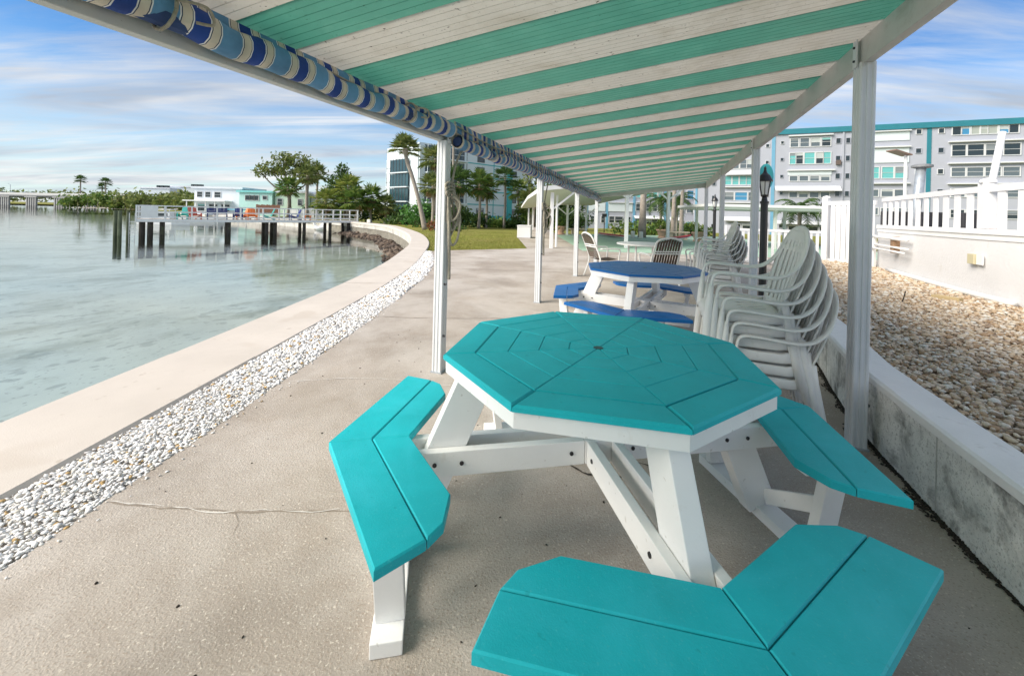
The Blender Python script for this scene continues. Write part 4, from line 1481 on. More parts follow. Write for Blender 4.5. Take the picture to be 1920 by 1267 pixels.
# carport roof between fence and buildings
cp = thing('flat_shelter', 'flat-roofed white shelter behind the privacy fence', 'shelter', (0, 0, 0))
for x, y in ((9.6, 18.6), (11.9, 18.4), (14.2, 18.2), (14.4, 21.5), (9.8, 21.6)):
    MB().box((x, y, 0.87), (0.11, 0.11, 1.74)).build('post', cream, cp)
MB().box((12.0, 20.0, 1.79), (6.0, 4.0, 0.10), rz=R(-5)).build('ceiling', cream, cp)
MB().box((12.0, 20.0, 1.90), (6.2, 4.2, 0.12), rz=R(-5)).build('roof', white_paint, cp)
# low white picket run by the court
pk = thing('low_fence', 'low white picket fence between the court and the second chair stack', 'fence', (0, 0, 0))
for i in range(16):
    q = Vector((6.6, 12.2, 0)).lerp(Vector((8.6, 11.2, 0)), i / 15)
    MB().bar(q + Vector((0, 0, 0.05)), q + Vector((0, 0, 0.98)), 0.07, 0.02, side=(2, -1, 0)).build('picket', vinyl, pk)
for z in (0.12, 1.0):
    MB().bar((6.55, 12.225, z), (8.65, 11.175, z), 0.05, 0.07).build('rail', vinyl, pk)
for x, y in ((6.5, 12.25), (8.7, 11.15)):
    MB().box((x, y, 0.56), (0.12, 0.12, 1.12)).build('post', vinyl, pk, bevel=0.006)

# urns, benches and bumpers round the court


def urn(label, x, y, leaf=True, s=1.0):
    t = thing('planter', label, 'planter', (x, y, 0.006 if y < 29 else land_z(y)))
    MB().lathe([(0.26 * s, 0), (0.26 * s, 0.06), (0.20 * s, 0.10), (0.30 * s, 0.42 * s), (0.36 * s, 0.46 * s), (0.36 * s, 0.54 * s), (0.30 * s, 0.55 * s), (0.28 * s, 0.48 * s)], n=14).build('pot', terracotta, t, smooth=False)
    if leaf:
        leaves('foliage', lf_mid, [(0, 0, 0.75, 0.42, 0.42, 0.35)], 160, 0.14, int(x * 100), t)
    return t


def leaves(name, m, blobs, count, size, seed, parent, shell=0.55):
    """crown of many small leaf faces spread through ellipsoids"""
    g_ = np.random.default_rng(seed)
    vol = np.array([b_[3] * b_[4] * b_[5] for b_ in blobs]) ** 0.75
    which = g_.choice(len(blobs), count, p=vol / vol.sum())
    B_ = np.array(blobs)[which]
    dirs = g_.normal(size=(count, 3))
    dirs /= np.linalg.norm(dirs, axis=1)[:, None]
    rad = shell + (1 - shell) * g_.random(count) ** 0.7
    # clumping: leaves gather round random twig points
    c_ = B_[:, :3] + dirs * B_[:, 3:6] * rad[:, None]
    nt = max(6, count // 14)
    tw = c_[g_.choice(count, nt)]
    near = tw[g_.integers(0, nt, count)]
    mixf = (g_.random(count) < 0.65)[:, None]
    c_ = np.where(mixf, near + g_.normal(size=(count, 3)) * size * 1.1, c_)
    a = g_.normal(size=(count, 3))
    a /= np.linalg.norm(a, axis=1)[:, None]
    u_ = np.cross(a, g_.normal(size=(count, 3)))
    u_ /= np.linalg.norm(u_, axis=1)[:, None]
    w_ = np.cross(a, u_)
    sz = size * g_.uniform(0.55, 1.25, count)[:, None]
    P = np.stack([c_ - u_ * sz, c_ + w_ * sz * 0.45, c_ + u_ * sz, c_ - w_ * sz * 0.45], 1).reshape(-1, 3)
    b_ = MB()
    b_.v = [tuple(q) for q in P.tolist()]
    b_.f = [(4 * i, 4 * i + 1, 4 * i + 2, 4 * i + 3) for i in range(count)]
    return b_.build(name, m, parent)


urn('tall terracotta urn with a green plant beside the tall palm trunk', 9.35, 25.3)
urn('terracotta urn at the court corner by the far lamp post', 10.3, 22.5, False, 0.95)
urn('terracotta urn with yellow flowers under the white pavilion', 3.25, 27.0)
for i, (x, y, rz, lb) in enumerate(((4.7, 28.6, 2, 'small stone bench beside the pavilion posts'), (9.9, 24.2, -4, 'terracotta stone bench between the two urns'))):
    t = thing('stone_bench', lb, 'bench', (x, y, land_z(y) if y > 28 else 0.006), R(rz))
    m_ = mat('bench_stone', (0.58, 0.50, 0.38), 0.85, 0.1, 5)
    MB().box((0, 0, 0.42), (1.25, 0.40, 0.08)).build('seat', m_, t, bevel=0.01)
    for sx in (-0.42, 0.42):
        MB().box((sx, 0, 0.19), (0.16, 0.32, 0.38)).build('leg', m_, t, bevel=0.01)
red_m = mat('red_vinyl', (0.50, 0.05, 0.05), 0.5)


def kayak(label, a, q, up):
    t = thing('bumper_strip', label, 'bumper', (a[0], a[1], 0.012))
    a, q = Vector((0, 0, 0)), Vector((q[0] - a[0], q[1] - a[1], 0))
    n_ = 10
    sd = Vector((-q.y, q.x, 0)).normalized()
    pr_, pw_ = [], []
    for i in range(n_ + 1):
        f_ = i / n_
        w_ = 0.22 * math.sin(math.pi * (0.08 + 0.86 * f_))
        c_ = a.lerp(q, f_) + Vector((0, 0, 0.06 + up * f_ * f_))
        pr_.append((c_ + Vector((0, 0, 0.07)), w_))
        pw_.append((c_, w_ * 1.2))
    MB().tube([c_ for c_, w_ in pr_], [w_ for c_, w_ in pr_], 8, [0.05] * 11, side=tuple(sd)).build('red_strip', red_m, t)
    MB().tube([c_ for c_, w_ in pw_], [w_ for c_, w_ in pw_], 8, [0.04] * 11, side=tuple(sd)).build('white_strip', white_paint, t)


kayak('red and white tapered strip lying on the court nearest the pavilion', (5.8, 27.0), (6.6, 23.8), 0.0)
kayak('red and white tapered strip with raised tip on the court by the urns', (8.6, 22.9), (10.4, 23.6), 0.16)
for i, (x, y) in enumerate(((7.45, 25.0), (7.7, 24.2))):
    MBs = MB().lathe([(0.13, 0), (0.12, 0.36), (0.10, 0.40)], (x, y, 0.012), 10).build('court_bollard', cream)
    tag(MBs, ['short cream bollard on the court, the farther of two', 'short cream bollard on the court, the one nearer the strap chairs'][i], 'bollard', 'cream bollards by the court')
t = thing('path_light', 'small white path light standing in the lawn before the low shrubs', 'light', (9.9, 31.0, land_z(31)))
MB().lathe([(0.05, 0), (0.05, 0.5), (0.09, 0.52), (0.09, 0.62), (0.02, 0.68)], n=10).build('lamp', white_paint, t)
t = thing('sign_post', 'thin dark sign post on the lawn by the centre building', 'post', (10.0, 44.0, land_z(44)))
MB().box((0, 0, 0.9), (0.08, 0.08, 1.8)).build('pole', black_metal, t)
MB().box((0, 0, 1.85), (0.5, 0.05, 0.35)).build('plate', black_metal, t)
t = thing('garden_light', 'white lantern on a short black stake at the seawall lawn edge', 'light', (-14.0, 39.9, land_z(40)))
MB().box((0, 0, 0.22), (0.14, 0.14, 0.44)).build('stake', black_metal, t)
MB().box((0, 0, 0.60), (0.30, 0.30, 0.32)).build('lantern', white_paint, t, bevel=0.02)


# ------------------------------------------------------------------ trees and shrubs
def limb_tree(name, label, loc, blobs, lm, count, size, trunk_r, seed, group=None, cat='tree', bark=None):
    t = thing(name, label, cat, loc, 0, group)
    r_ = random.Random(seed)
    b_ = MB()
    base_top = min(q[2] for q in blobs) * 0.55
    mid = Vector((r_.uniform(-.2, .2), r_.uniform(-.2, .2), base_top))
    b_.tube([(0, 0, -0.1), (mid.x * 0.4, mid.y * 0.4, base_top * 0.5), tuple(mid)], [trunk_r * 1.25, trunk_r, trunk_r * 0.85], 8)
    for q in blobs:
        e = Vector(q[:3])
        m1 = mid.lerp(e, 0.5) + Vector((r_.uniform(-.3, .3), r_.uniform(-.3, .3), -0.1 * (e - mid).length))
        b_.tube(catmull([tuple(mid), tuple(m1), tuple(e)], 4), [trunk_r * (0.62 - 0.055 * i) for i in range(9)], 6)
        for _ in range(3):
            e2 = e + Vector((r_.uniform(-1, 1) * q[3], r_.uniform(-1, 1) * q[4], r_.uniform(-0.2, 1) * q[5])) * 0.8
            b_.tube([tuple(m1.lerp(e, 0.6)), tuple((m1.lerp(e, 0.6) + e2) / 2 + Vector((0, 0, 0.1))), tuple(e2)], [trunk_r * 0.26, trunk_r * 0.18, trunk_r * 0.08], 5)
    b_.build('trunk', bark or bark_m, t, smooth=True)
    leaves('crown', lm, blobs, count, size, seed, t)
    return t


def shrub(name, label, loc, blobs, lm, count, size, seed, group=None):
    t = thing(name, label, 'shrub', loc, 0, group)
    b_ = MB()
    r_ = random.Random(seed)
    for i in range(5):
        q = blobs[i % len(blobs)]
        b_.tube([(q[0] * 0.5, q[1] * 0.5, -0.05), (q[0] + r_.uniform(-.3, .3) * q[3], q[1] + r_.uniform(-.3, .3) * q[4], q[2])], [0.04, 0.015], 5)
    b_.build('stem', bark_m, t)
    leaves('foliage', lm, blobs, count, size, seed, t, 0.35)
    return t


def fan_palm(name, label, loc, path, tr, crown, nf, lm, seed, group=None, skirt=0, down=0.0, boot=False):
    """sabal-like palm: trunk along path (last point carries the crown), fronds are split fans"""
    t = thing(name, label, 'palm tree', loc, 0, group)
    r_ = random.Random(seed)
    pts = catmull(path, 5)
    L_ = len(pts)
    rr = [tr * (1.35 - 0.45 * min(i / (L_ * 0.25), 1)) * (1 + 0.05 * (i % 2)) for i in range(L_)]
    if boot:
        for i in range(L_ - 3, L_):
            rr[i] *= 1.55
    MB().tube(pts, rr, 10).build('trunk', trunk_m, t, smooth=True)
    top = pts[-1]
    b_, dead = MB(), MB()
    for i in range(nf + skirt):
        tgt = b_ if i < nf else dead
        az = i * 2.39996 + r_.uniform(-.3, .3)
        f_ = i / max(nf - 1, 1)
        el = R(84) - R(118 + down) * (f_ ** 0.85) + r_.uniform(-.12, .12) if i < nf else R(r_.uniform(-78, -50))
        ln_ = crown * r_.uniform(0.42, 0.55) * (1 if i < nf else 0.7)
        d_ = Vector((math.cos(az) * math.cos(el), math.sin(az) * math.cos(el), math.sin(el)))
        sd = Vector((-math.sin(az), math.cos(az), 0))
        nrm = d_.cross(sd).normalized()
        hub = top + d_ * ln_ + Vector((0, 0, -0.10 * ln_))
        tgt.bar(top + d_ * 0.05, hub, 0.035 * crown / 1.6, 0.02)
        nbld = 15
        bl = crown * r_.uniform(0.48, 0.62) * (1 if i < nf else 0.75)
        for k_ in range(nbld):
            a = R(-105 + 210 * k_ / (nbld - 1)) + r_.uniform(-.05, .05)
            dd_ = (d_ * math.cos(a) + sd * math.sin(a)).normalized()
            l_ = bl * (1.0 - 0.22 * abs(a) / R(105)) * r_.uniform(0.85, 1.1)
            wv = dd_.cross(nrm).normalized() * (bl * 0.062)
            p1 = hub + dd_ * l_ * 0.55 + nrm * 0.05 * l_ - Vector((0, 0, 0.05 * l_))
            p2 = hub + dd_ * l_ - Vector((0, 0, (0.10 + r_.uniform(0, .14)) * l_))
            tgt.add([hub, p1 - wv, p2, p1 + wv], [(0, 1, 2), (0, 2, 3)])
    b_.build('crown', lm, t)
    if skirt:
        dead.build('dead_fronds', mat('dead_frond', (0.30, 0.20, 0.10), 0.9, 0.2, 5), t)
    return t


def feather_palm(name, label, loc, h, tr, crown, nf, lm, seed, group=None, lean=(0, 0)):
    t = thing(name, label, 'palm tree', loc, 0, group)
    r_ = random.Random(seed)
    MB().tube(catmull([(0, 0, -0.1), (lean[0] * 0.3, lean[1] * 0.3, h * 0.5), (lean[0], lean[1], h)], 6), tr, 8).build('trunk', trunk_m, t, smooth=True)
    top = Vector((lean[0], lean[1], h))
    b_ = MB()
    for i in range(nf):
        az = i * 2.39996
        el0 = R(78) - R(85) * (i / nf)
        pos = top.copy()
        nseg = 9
        el = el0
        for k_ in range(nseg):
            d_ = Vector((math.cos(az) * math.cos(el), math.sin(az) * math.cos(el), math.sin(el)))
            sd = Vector((-math.sin(az), math.cos(az), 0))
            nxt = pos + d_ * crown / nseg
            wv = Vector((0, 0, 0.012 * crown))
            b_.add([pos, nxt, nxt + wv, pos + wv], [(0, 1, 2, 3)])
            l_ = crown * 0.30 * math.sin(math.pi * (k_ + 1.2) / (nseg + 1.6))
            for sg in (1, -1):
                for hf in (0.25, 0.75):
                    q = pos.lerp(nxt, hf)
                    tip = q + sd * sg * l_ + d_ * l_ * 0.45 - Vector((0, 0, l_ * r_.uniform(0.25, 0.6)))
                    b_.add([q - d_ * 0.02 * crown, tip, q + d_ * 0.03 * crown], [(0, 1, 2)])
            pos = nxt
            el -= R(13)
    b_.build('crown', lm, t)
    return t


# leaning palm on the lawn and its planting
fan_palm('leaning_palm', 'tall leaning cabbage palm on the lawn before the white balconied building', (-7.1, 33.4, land_z(33)),
         [(0, 0, 0), (-0.55, 0, 2.3), (-1.15, 0, 4.3), (-1.62, 0, 5.6), (-1.80, 0, 6.6)], 0.17, 1.55, 30, lf_olive, 5, down=-22, boot=True)
shrub('croton', 'red and orange croton bush at the foot of the leaning palm', (-5.8, 31.0, land_z(31)), [(0, 0, 0.35, 0.75, 0.6, 0.45)], lf_red, 420, 0.11, 3)
shrub('low_shrub', 'small rounded green shrub on the lawn behind the first grey post', (-4.2, 31.2, land_z(31)), [(0, 0, 0.22, 0.75, 0.5, 0.3)], lf_dark, 380, 0.08, 4)
# sabals before the white and teal building
fan_palm('cabbage_palm', 'short cabbage palm directly behind the leaning palm trunk', (-8.2, 42, land_z(42)), [(0, 0, 0), (0.05, 0, 2.2), (0, 0, 4.4)], 0.17, 1.9, 24, lf_olive, 8, 'cabbage palms on the lawn', 6)
fan_palm('cabbage_palm', 'taller cabbage palm with pale trunk touching the balconies', (-9.0, 47, land_z(47)), [(0, 0, 0), (0.1, 0, 4), (0.0, 0, 8.0)], 0.17, 2.1, 26, lf_olive, 9, 'cabbage palms on the lawn', 6)
fan_palm('cabbage_palm', 'cabbage palm far behind with its crown peeping over the roof edge', (-9.2, 62, land_z(62)), [(0, 0, 0), (0.1, 0, 7), (0.0, 0, 15.0)], 0.18, 1.9, 22, lf_olive, 19, 'cabbage palms on the lawn')
for i, (x, y, h, cr_, lb) in enumerate(((-6.0, 45, 5.2, 2.3, 'cabbage palm with hanging skirt beside the grey post'), (-3.9, 48, 5.4, 2.2, 'bushy palm left of the three slim trunks'),
                                        (-3.2, 50, 5.0, 2.0, 'bushy palm right of the three slim trunks'), (-1.0, 52, 6.6, 1.9, 'slim palm before the pale wall of the teal building'),
                                        (0.7, 54, 5.2, 2.0, 'palm against the bright teal corner column'), (2.2, 50, 3.6, 2.1, 'low palm beside the white pavilion roof'))):
    fan_palm('garden_palm', lb, (x, y, land_z(y)), [(0, 0, 0), (0.1, 0, h * 0.5), (0, 0, h)], 0.16, cr_, 24, (lf_dark, lf_mid, lf_olive)[i % 3], 30 + i, 'palms before the teal building', 7 if i < 3 else 0, 10)
for i, (x, y, w_, h, m_) in enumerate(((-13.5, 52, 3.0, 1.4, lf_dark), (-11, 47, 2.2, 2.9, lf_green), (-8.5, 46, 2.4, 1.1, lf_dark), (-6.4, 46, 1.8, 2.4, lf_dark), (-4.6, 50, 2.2, 1.7, lf_dark),
                                       (-2.2, 53, 2.0, 1.2, lf_mid), (-0.2, 53, 1.6, 1.0, lf_dark), (1.6, 52, 1.9, 2.6, lf_dark), (3.4, 51, 2.4, 3.2, lf_mid), (5.6, 52, 2.6, 2.6, lf_dark), (8.0, 53, 2.4, 2.2, lf_dark))):
    shrub('garden_shrub', ['dark shrub mass under the low balconies', 'tall bright green bush left of the leaning palm', 'dark hedge behind the leaning palm base', 'dense dark bush behind the grey post', 'dark bush under the bushy palms',
                           'mid green bush left of the slim palm', 'dark low bush right of the slim palm', 'dark bush against the teal column', 'tall olive bush left of the pavilion', 'dark bush behind the pavilion braces', 'dark hedge seen under the pavilion roof'][i],
          (x, y, land_z(y)), [(0, 0, h * 0.5, w_, 1.2, h * 0.55), (w_ * 0.4, 0.3, h * 0.65, w_ * 0.6, 1.0, h * 0.45)], m_, 900, 0.24, 50 + i, 'shrubs along the lawn edge')
limb_tree('sea_grape', 'leggy broadleaf tree rising above the pavilion roof', (2.6, 47, land_z(47)), [(-0.6, 0, 6.2, 1.0, 0.9, 1.1), (0.5, 0, 4.6, 1.3, 1.0, 1.2), (2.0, 0, 4.4, 1.6, 1.1, 1.0)], lf_olive, 800, 0.22, 0.14, 71)
limb_tree('shade_tree', 'dense dark tree filling the gap behind the pavilion', (5.0, 58, land_z(58)), [(0, 0, 4.6, 2.6, 2, 2.2), (3.0, 0, 4.0, 2.6, 2, 2.0), (-2.4, 0, 3.6, 2.0, 1.6, 1.8)], lf_dark, 2200, 0.32, 0.25, 72)
# left shoreline trees
limb_tree('spreading_tree', 'broad open-crowned tree over the shoreline houses', (-41.0, 75, -0.4),
          [(-3.6, 0, 9.0, 1.9, 2.0, 1.2), (-1.4, 0, 10.6, 1.9, 2.0, 1.3), (1.0, 0, 10.4, 2.1, 2.0, 1.4), (3.4, 0, 9.4, 1.9, 2, 1.4), (4.9, 0, 8.2, 1.3, 1.5, 1.4), (-5.6, 0, 8.2, 1.2, 1.3, 0.8), (-1.0, 0, 8.4, 2.2, 1.6, 0.9), (2.0, 0, 8.0, 2.2, 1.6, 1.1)],
          lf_olive, 3000, 0.30, 0.34, 73)
limb_tree('evergreen', 'dark pointed evergreen behind the palm clump', (-29.3, 70, -0.3), [(0, 0, 8.2, 1.1, 1.1, 1.3), (-0.4, 0, 6.6, 1.9, 1.8, 1.2), (0.9, 0, 5.6, 2.2, 1.8, 1.3), (-1.4, 0, 4.8, 1.8, 1.6, 1.1)], lf_dark, 1500, 0.32, 0.25, 74)
for i, (x, y, h, cr_, m_, lb, sk) in enumerate(((-30.2, 60, 6.3, 2.1, lf_olive, 'tall straight cabbage palm before the pale houses', 8), (-34.2, 62, 4.6, 2.2, lf_mid, 'cabbage palm left of the tall straight one', 6),
                                                (-31.6, 66, 7.2, 2.0, lf_olive, 'slender palm close behind the tall straight one', 0), (-25.2, 55, 3.2, 2.2, lf_yellow, 'squat palm at the left of the palm clump', 8),
                                                (-22.6, 56, 4.4, 2.5, lf_yellow, 'yellow-green palm crowning the clump', 6), (-20.8, 54, 3.4, 2.4, lf_mid, 'drooping palm in the middle of the clump', 8),
                                                (-19.0, 55, 3.8, 2.4, lf_mid, 'full palm at the right of the clump', 8), (-17.2, 55, 2.8, 2.0, lf_olive, 'small palm at the lawn end of the clump', 6),
                                                (-23.8, 58, 2.6, 2.2, lf_dark, 'dark low palm inside the clump', 4))):
    fan_palm('shore_palm', lb, (x, y, -0.15 if y > 55 else land_z(y)), [(0, 0, 0), (r0 := (0.15 if i % 2 else -0.1), 0, h * 0.5), (0, 0, h)], 0.24 if i == 0 else 0.17, cr_, 26, m_, 80 + i, 'palms along the shoreline', sk, 8)
for i, (x, y, w_, h) in enumerate(((-26.5, 62, 3.2, 2.6), (-21.5, 60, 3.6, 2.6), (-33.5, 70, 3.0, 1.9), (-17.5, 60, 2.4, 2.3), (-45.5, 84, 4.0, 6.0))):
    shrub('shore_shrub', ['dark bush behind the squat palm', 'dark bush behind the palm clump', 'dark bush under the slender palm', 'bush at the lawn end of the palm clump', 'leafy mass over the aqua house roof'][i], (x, y, -0.2),
          [(0, 0, h * 0.5, w_, 1.5, h * 0.55)], lf_dark if i < 4 else lf_green, 800, 0.30, 90 + i, 'bushes along the shoreline')
feather_palm('coconut_palm', 'coconut palm over the left roofs of the pale house', (-48.6, 86, -0.2), 5.6, 0.16, 2.2, 18, lf_green, 95)
# palms before the right-hand buildings
for i, (x, y, h, tr) in enumerate(((8.2, 25.6, 9.0, 0.20), (9.9, 25.0, 8.0, 0.13), (10.9, 26.2, 9.0, 0.12))):
    fan_palm('royal_palm', ['thick-trunked palm rising behind the urn into the canopy line', 'thin pale palm trunk beside the feathery palms', 'thin palm trunk beside the far lamp post'][i], (x, y, 0.0), [(0, 0, 0), (0.05, 0, h * 0.5), (0, 0, h)], tr, 2.4, 22, lf_olive, 110 + i, 'palm trunks by the court')
for i, (x, y) in enumerate(((10.5, 28.6), (11.3, 28.0))):
    feather_palm('feather_palm', ['small feathery palm left of the pair by the urns', 'small feathery palm right of the pair by the urns'][i], (x, y, land_z(y)), 2.5, 0.10, 1.5, 16, lf_dark, 120 + i, 'feathery palms by the court', (0.2 * (i - 0.5), 0))
feather_palm('feather_palm', 'drooping dark palm beside the privacy fence post', (15.9, 22.5, 0), 1.9, 0.10, 1.5, 16, lf_dark, 124, 'feathery palms by the court')
for i, (x, y, w_, h) in enumerate(((8.9, 30, 2.2, 1.0), (11.0, 29, 1.6, 0.9), (13.0, 30, 1.6, 0.9), (9.0, 62, 3.0, 1.7), (15.0, 34, 2.0, 1.0))):
    shrub('court_shrub', ['clipped shrub row beyond the bollards', 'dark shrub between the feathery palms', 'low shrub behind the far lamp post', 'rounded hedge under the centre building windows', 'shrub before the shelter lawn'][i], (x, y, land_z(y)),
          [(0, 0, h * 0.5, w_, 0.7, h * 0.55)], lf_mid if i != 3 else lf_dark, 700, 0.15, 130 + i, 'shrubs round the court')


# ------------------------------------------------------------------ buildings
def frame_on(origin, end):
    a, q = Vector((*origin, 0)), Vector((*end, 0))
    return a, math.atan2(q.y - a.y, q.x - a.x), (q - a).length


trim_w = mat('building_trim', (0.60, 0.62, 0.64), 0.6, 0.04, 1)
blind_m = [mat('blind_pale', (0.42, 0.46, 0.46), 0.6), mat('blind_grey', (0.20, 0.23, 0.25), 0.6), mat('blind_aqua', (0.22, 0.46, 0.46), 0.6)]


def window(parent, s0, s1, z0, z1, pane='d', frame=None, split=True, y=-0.06):
    fm_ = frame or trim_w
    b_ = MB()
    fw = min(0.09, (s1 - s0) * 0.12)
    b_.span(s0 - fw, s1 + fw, y - 0.03, 0.0, z0 - fw, z0)
    b_.span(s0 - fw, s1 + fw, y - 0.03, 0.0, z1, z1 + fw)
    b_.span(s0 - fw, s0, y - 0.03, 0.0, z0, z1)
    b_.span(s1, s1 + fw, y - 0.03, 0.0, z0, z1)
    if split and z1 - z0 > 0.9:
        zm = (z0 + z1) / 2
        b_.span(s0, s1, y - 0.01, 0.0, zm - 0.02, zm + 0.02)
    w_ = b_.build('window', fm_, parent)
    MB().span(s0 + 0.001, s1 - 0.001, y + 0.035, -0.002, z0 + 0.001, z1 - 0.001).build('pane', PANE[pane], w_)
    if s1 - s0 > 0.6 and rng.random() < 0.45:
        zb = z1 - (z1 - z0) * rng.choice((0.25, 0.4, 0.55))
        MB().span(s0 + 0.002, s1 - 0.002, y + 0.028, y + 0.033, zb, z1 - 0.002).build('window_blind', blind_m[rng.randrange(3)], w_)
    return w_


def slab(parent, name, s0, s1, z0, z1, m, d0=-0.12, d1=0.0):
    return MB().span(s0, s1, d0, d1, z0, z1).build(name, m, parent)


def awning(parent, s0, s1, z0, z1, depth=0.6):
    return MB().add([(s0, -0.01, z1), (s1, -0.01, z1), (s1, -depth, z0), (s0, -depth, z0), (s0, -0.01, z1 + 0.05), (s1, -0.01, z1 + 0.05), (s1, -depth, z0 + 0.06), (s0, -depth, z0 + 0.06)],
                    [(0, 1, 2, 3), (7, 6, 5, 4), (3, 2, 6, 7), (0, 3, 7, 4), (2, 1, 5, 6), (1, 0, 4, 5)]).build('awning', trim_w, parent)


# right-hand block
a, rz, L = frame_on((38.8, 61.0), (63.25, 50.5))
br = thing('apartment_building', 'long lilac-grey apartment block with teal roof band and pipe strips', 'building', a, rz)
x0, x1 = -10.5, 44.0
slab(br, 'wall', x0, x1, -1.2, 14.6, facade_m, 0.001, 12)
slab(br, 'roof_band', x0 - 0.2, x1, 14.0, 14.75, teal_trim, -0.25, 12.2)
for s0, w_ in ((-0.1, 0.45), (17.5, 0.45), (-10.4, 0.3)):
    slab(br, 'teal_strip', s0, s0 + w_, -1.0, 13.99, teal_trim if s0 > 1 else sky_trim, -0.06, 0.0)
slab(br, 'downpipe', 8.42, 8.62, -1.0, 13.98, facade_m, -0.16, 0.0)
rowz = [(12.1, 13.3), (9.6, 11.2), (7.1, 7.8), (4.7, 5.45), (2.2, 3.0), (-0.35, 0.45)]
for ri, (z0, z1) in enumerate(rowz):
    ss = [(2.2, 2.9), (3.0, 3.8), (4.0, 5.2), (5.4, 6.2), (6.3, 7.1)] if ri == 1 else [(2.25, 3.2), (3.45, 4.5), (4.75, 5.8), (6.05, 7.05)]
    for i, (s0, s1) in enumerate(ss):
        window(br, s0, s1, z0, z1, ['g', 'g', 'g', 'd'][i % 4] if ri == 0 else ('tdtdt'[i] if ri == 1 else ('g' if ri < 4 else 'd')))
    z_ = (12.6, 10.1, 7.6, 5.1, 2.7, 0.2)[ri]
    window(br, 1.05, 1.40, z_, z_ + 0.4, 'd', facade_m if ri else None, False)
    window(br, 7.72, 8.22, z_ - 0.2, z_ + 0.5, 'd', facade_m, False)
    window(br, 8.85, 9.3, z_ - 0.2, z_ + 0.5, 'd', facade_m, False)
slab(br, 'ledge', 1.95, 7.3, 13.62, 13.80, trim_w, -0.40)
slab(br, 'shutter_panel', 2.0, 7.25, 7.95, 8.5, facade_w, -0.10)
slab(br, 'ledge', 1.9, 7.6, 8.56, 8.74, trim_w, -0.40)
awning(br, 0.4, 8.3, 5.6, 6.3, 0.9)
awning(br, 1.5, 7.0, 3.2, 3.7, 0.9)
awning(br, 0.7, 6.2, 0.75, 1.2, 0.9)
slab(br, 'air_conditioner', 7.72, 8.25, 9.35, 10.0, mat('ac_brown', (0.12, 0.09, 0.08), 0.7), -0.35)
slab(br, 'shutter_panel', 11.3, 15.7, 12.5, 13.7, facade_w, -0.10)
slab(br, 'ledge', 11.2, 15.8, 13.72, 13.86, trim_w, -0.4)
slab(br, 'shutter_panel', 11.3, 15.7, 9.5, 11.5, facade_w, -0.10)
slab(br, 'ledge', 11.2, 15.8, 11.55, 11.72, trim_w, -0.4)
for s0, s1 in ((11.5, 12.55), (12.9, 14.1), (14.3, 15.5)):
    window(br, s0, s1, 7.4, 8.9, 't')
    window(br, s0, s1, 4.9, 5.8, 'g')
    window(br, s0, s1, 2.4, 3.3, 'g')
slab(br, 'ledge', 11.2, 15.8, 6.6, 6.75, trim_w, -0.4)
for sc in (16.4, 18.65):
    for z_ in (13.3, 10.75, 7.95, 5.3):
        window(br, sc, sc + 0.52, z_ - 0.05, z_ + 0.55, 'd' if not (sc < 17 and z_ == 7.95) else 't', facade_m if z_ not in (7.95, 13.3) else None, False)
for s0, s1, pn in ((20.0, 20.8, 'd'), (20.9, 21.6, 'b'), (21.8, 22.55, 'p'), (22.7, 23.3, 'p'), (23.4, 24.2, 'p'), (24.4, 25.2, 'b'), (25.3, 26.1, 'd')):
    window(br, s0, s1, 12.95, 13.95, pn, None, False)
for z0, z1, pn in ((10.2, 11.6, 'd'), (7.55, 8.65, 'g'), (4.9, 5.9, 'g'), (2.2, 3.2, 'd')):
    for s0, s1 in ((20.0, 21.3), (21.5, 23.0), (23.2, 24.6), (24.85, 26.3)):
        window(br, s0, s1, z0, z1, pn)
for z_ in (11.95, 9.15, 6.5):
    slab(br, 'ledge', 19.6, 26.7, z_, z_ + 0.15, trim_w, -0.45)
for z0, z1 in rowz[:5]:
    for s0 in (27.5, 28.8, 30.2, 31.6):
        window(br, s0, s0 + 1.1, z0, z1, 'g')
# part left of the blue strip
for ri, (z0, z1, ss, pn) in enumerate(((11.6, 12.9, [(-6.2, -5.4), (-5.2, -4.4), (-4.2, -3.4), (-3.3, -2.6)], 'g'), (9.1, 10.4, [(-6.2, -5.4), (-5.2, -4.4), (-4.2, -3.4), (-3.3, -2.6)], 'g'), (6.6, 7.9, [(-6.2, -5.4), (-5.2, -4.4), (-4.2, -3.4), (-3.3, -2.6)], 't'),
                                       (4.2, 5.4, [(-6.2, -5.0), (-4.8, -3.2), (-3.0, -2.5)], 'b'), (2.7, 3.4, [(-6.1, -5.1), (-4.95, -3.95), (-3.8, -2.8)], 'd'), (-0.25, 0.5, [(-5.1, -4.0), (-3.7, -2.6)], 'd'))):
    for i, (s0, s1) in enumerate(ss):
        window(br, s0, s1, z0, z1, pn if not (pn == 'b' and i != 1) else 'g')
    window(br, -0.85, -0.45, z0 + 0.6, z0 + 1.05, 'd', None, False)
    window(br, -8.0, -7.55, z0 - 0.1, z0 + 0.65, 'd', facade_m, False)
awning(br, -6.4, -2.4, 8.05, 8.8, 0.7)
awning(br, -6.4, -2.4, 1.0, 1.6, 0.8)
for z_ in (6.15, 3.75):
    slab(br, 'ledge', -6.4, -2.4, z_, z_ + 0.15, trim_w, -0.4)

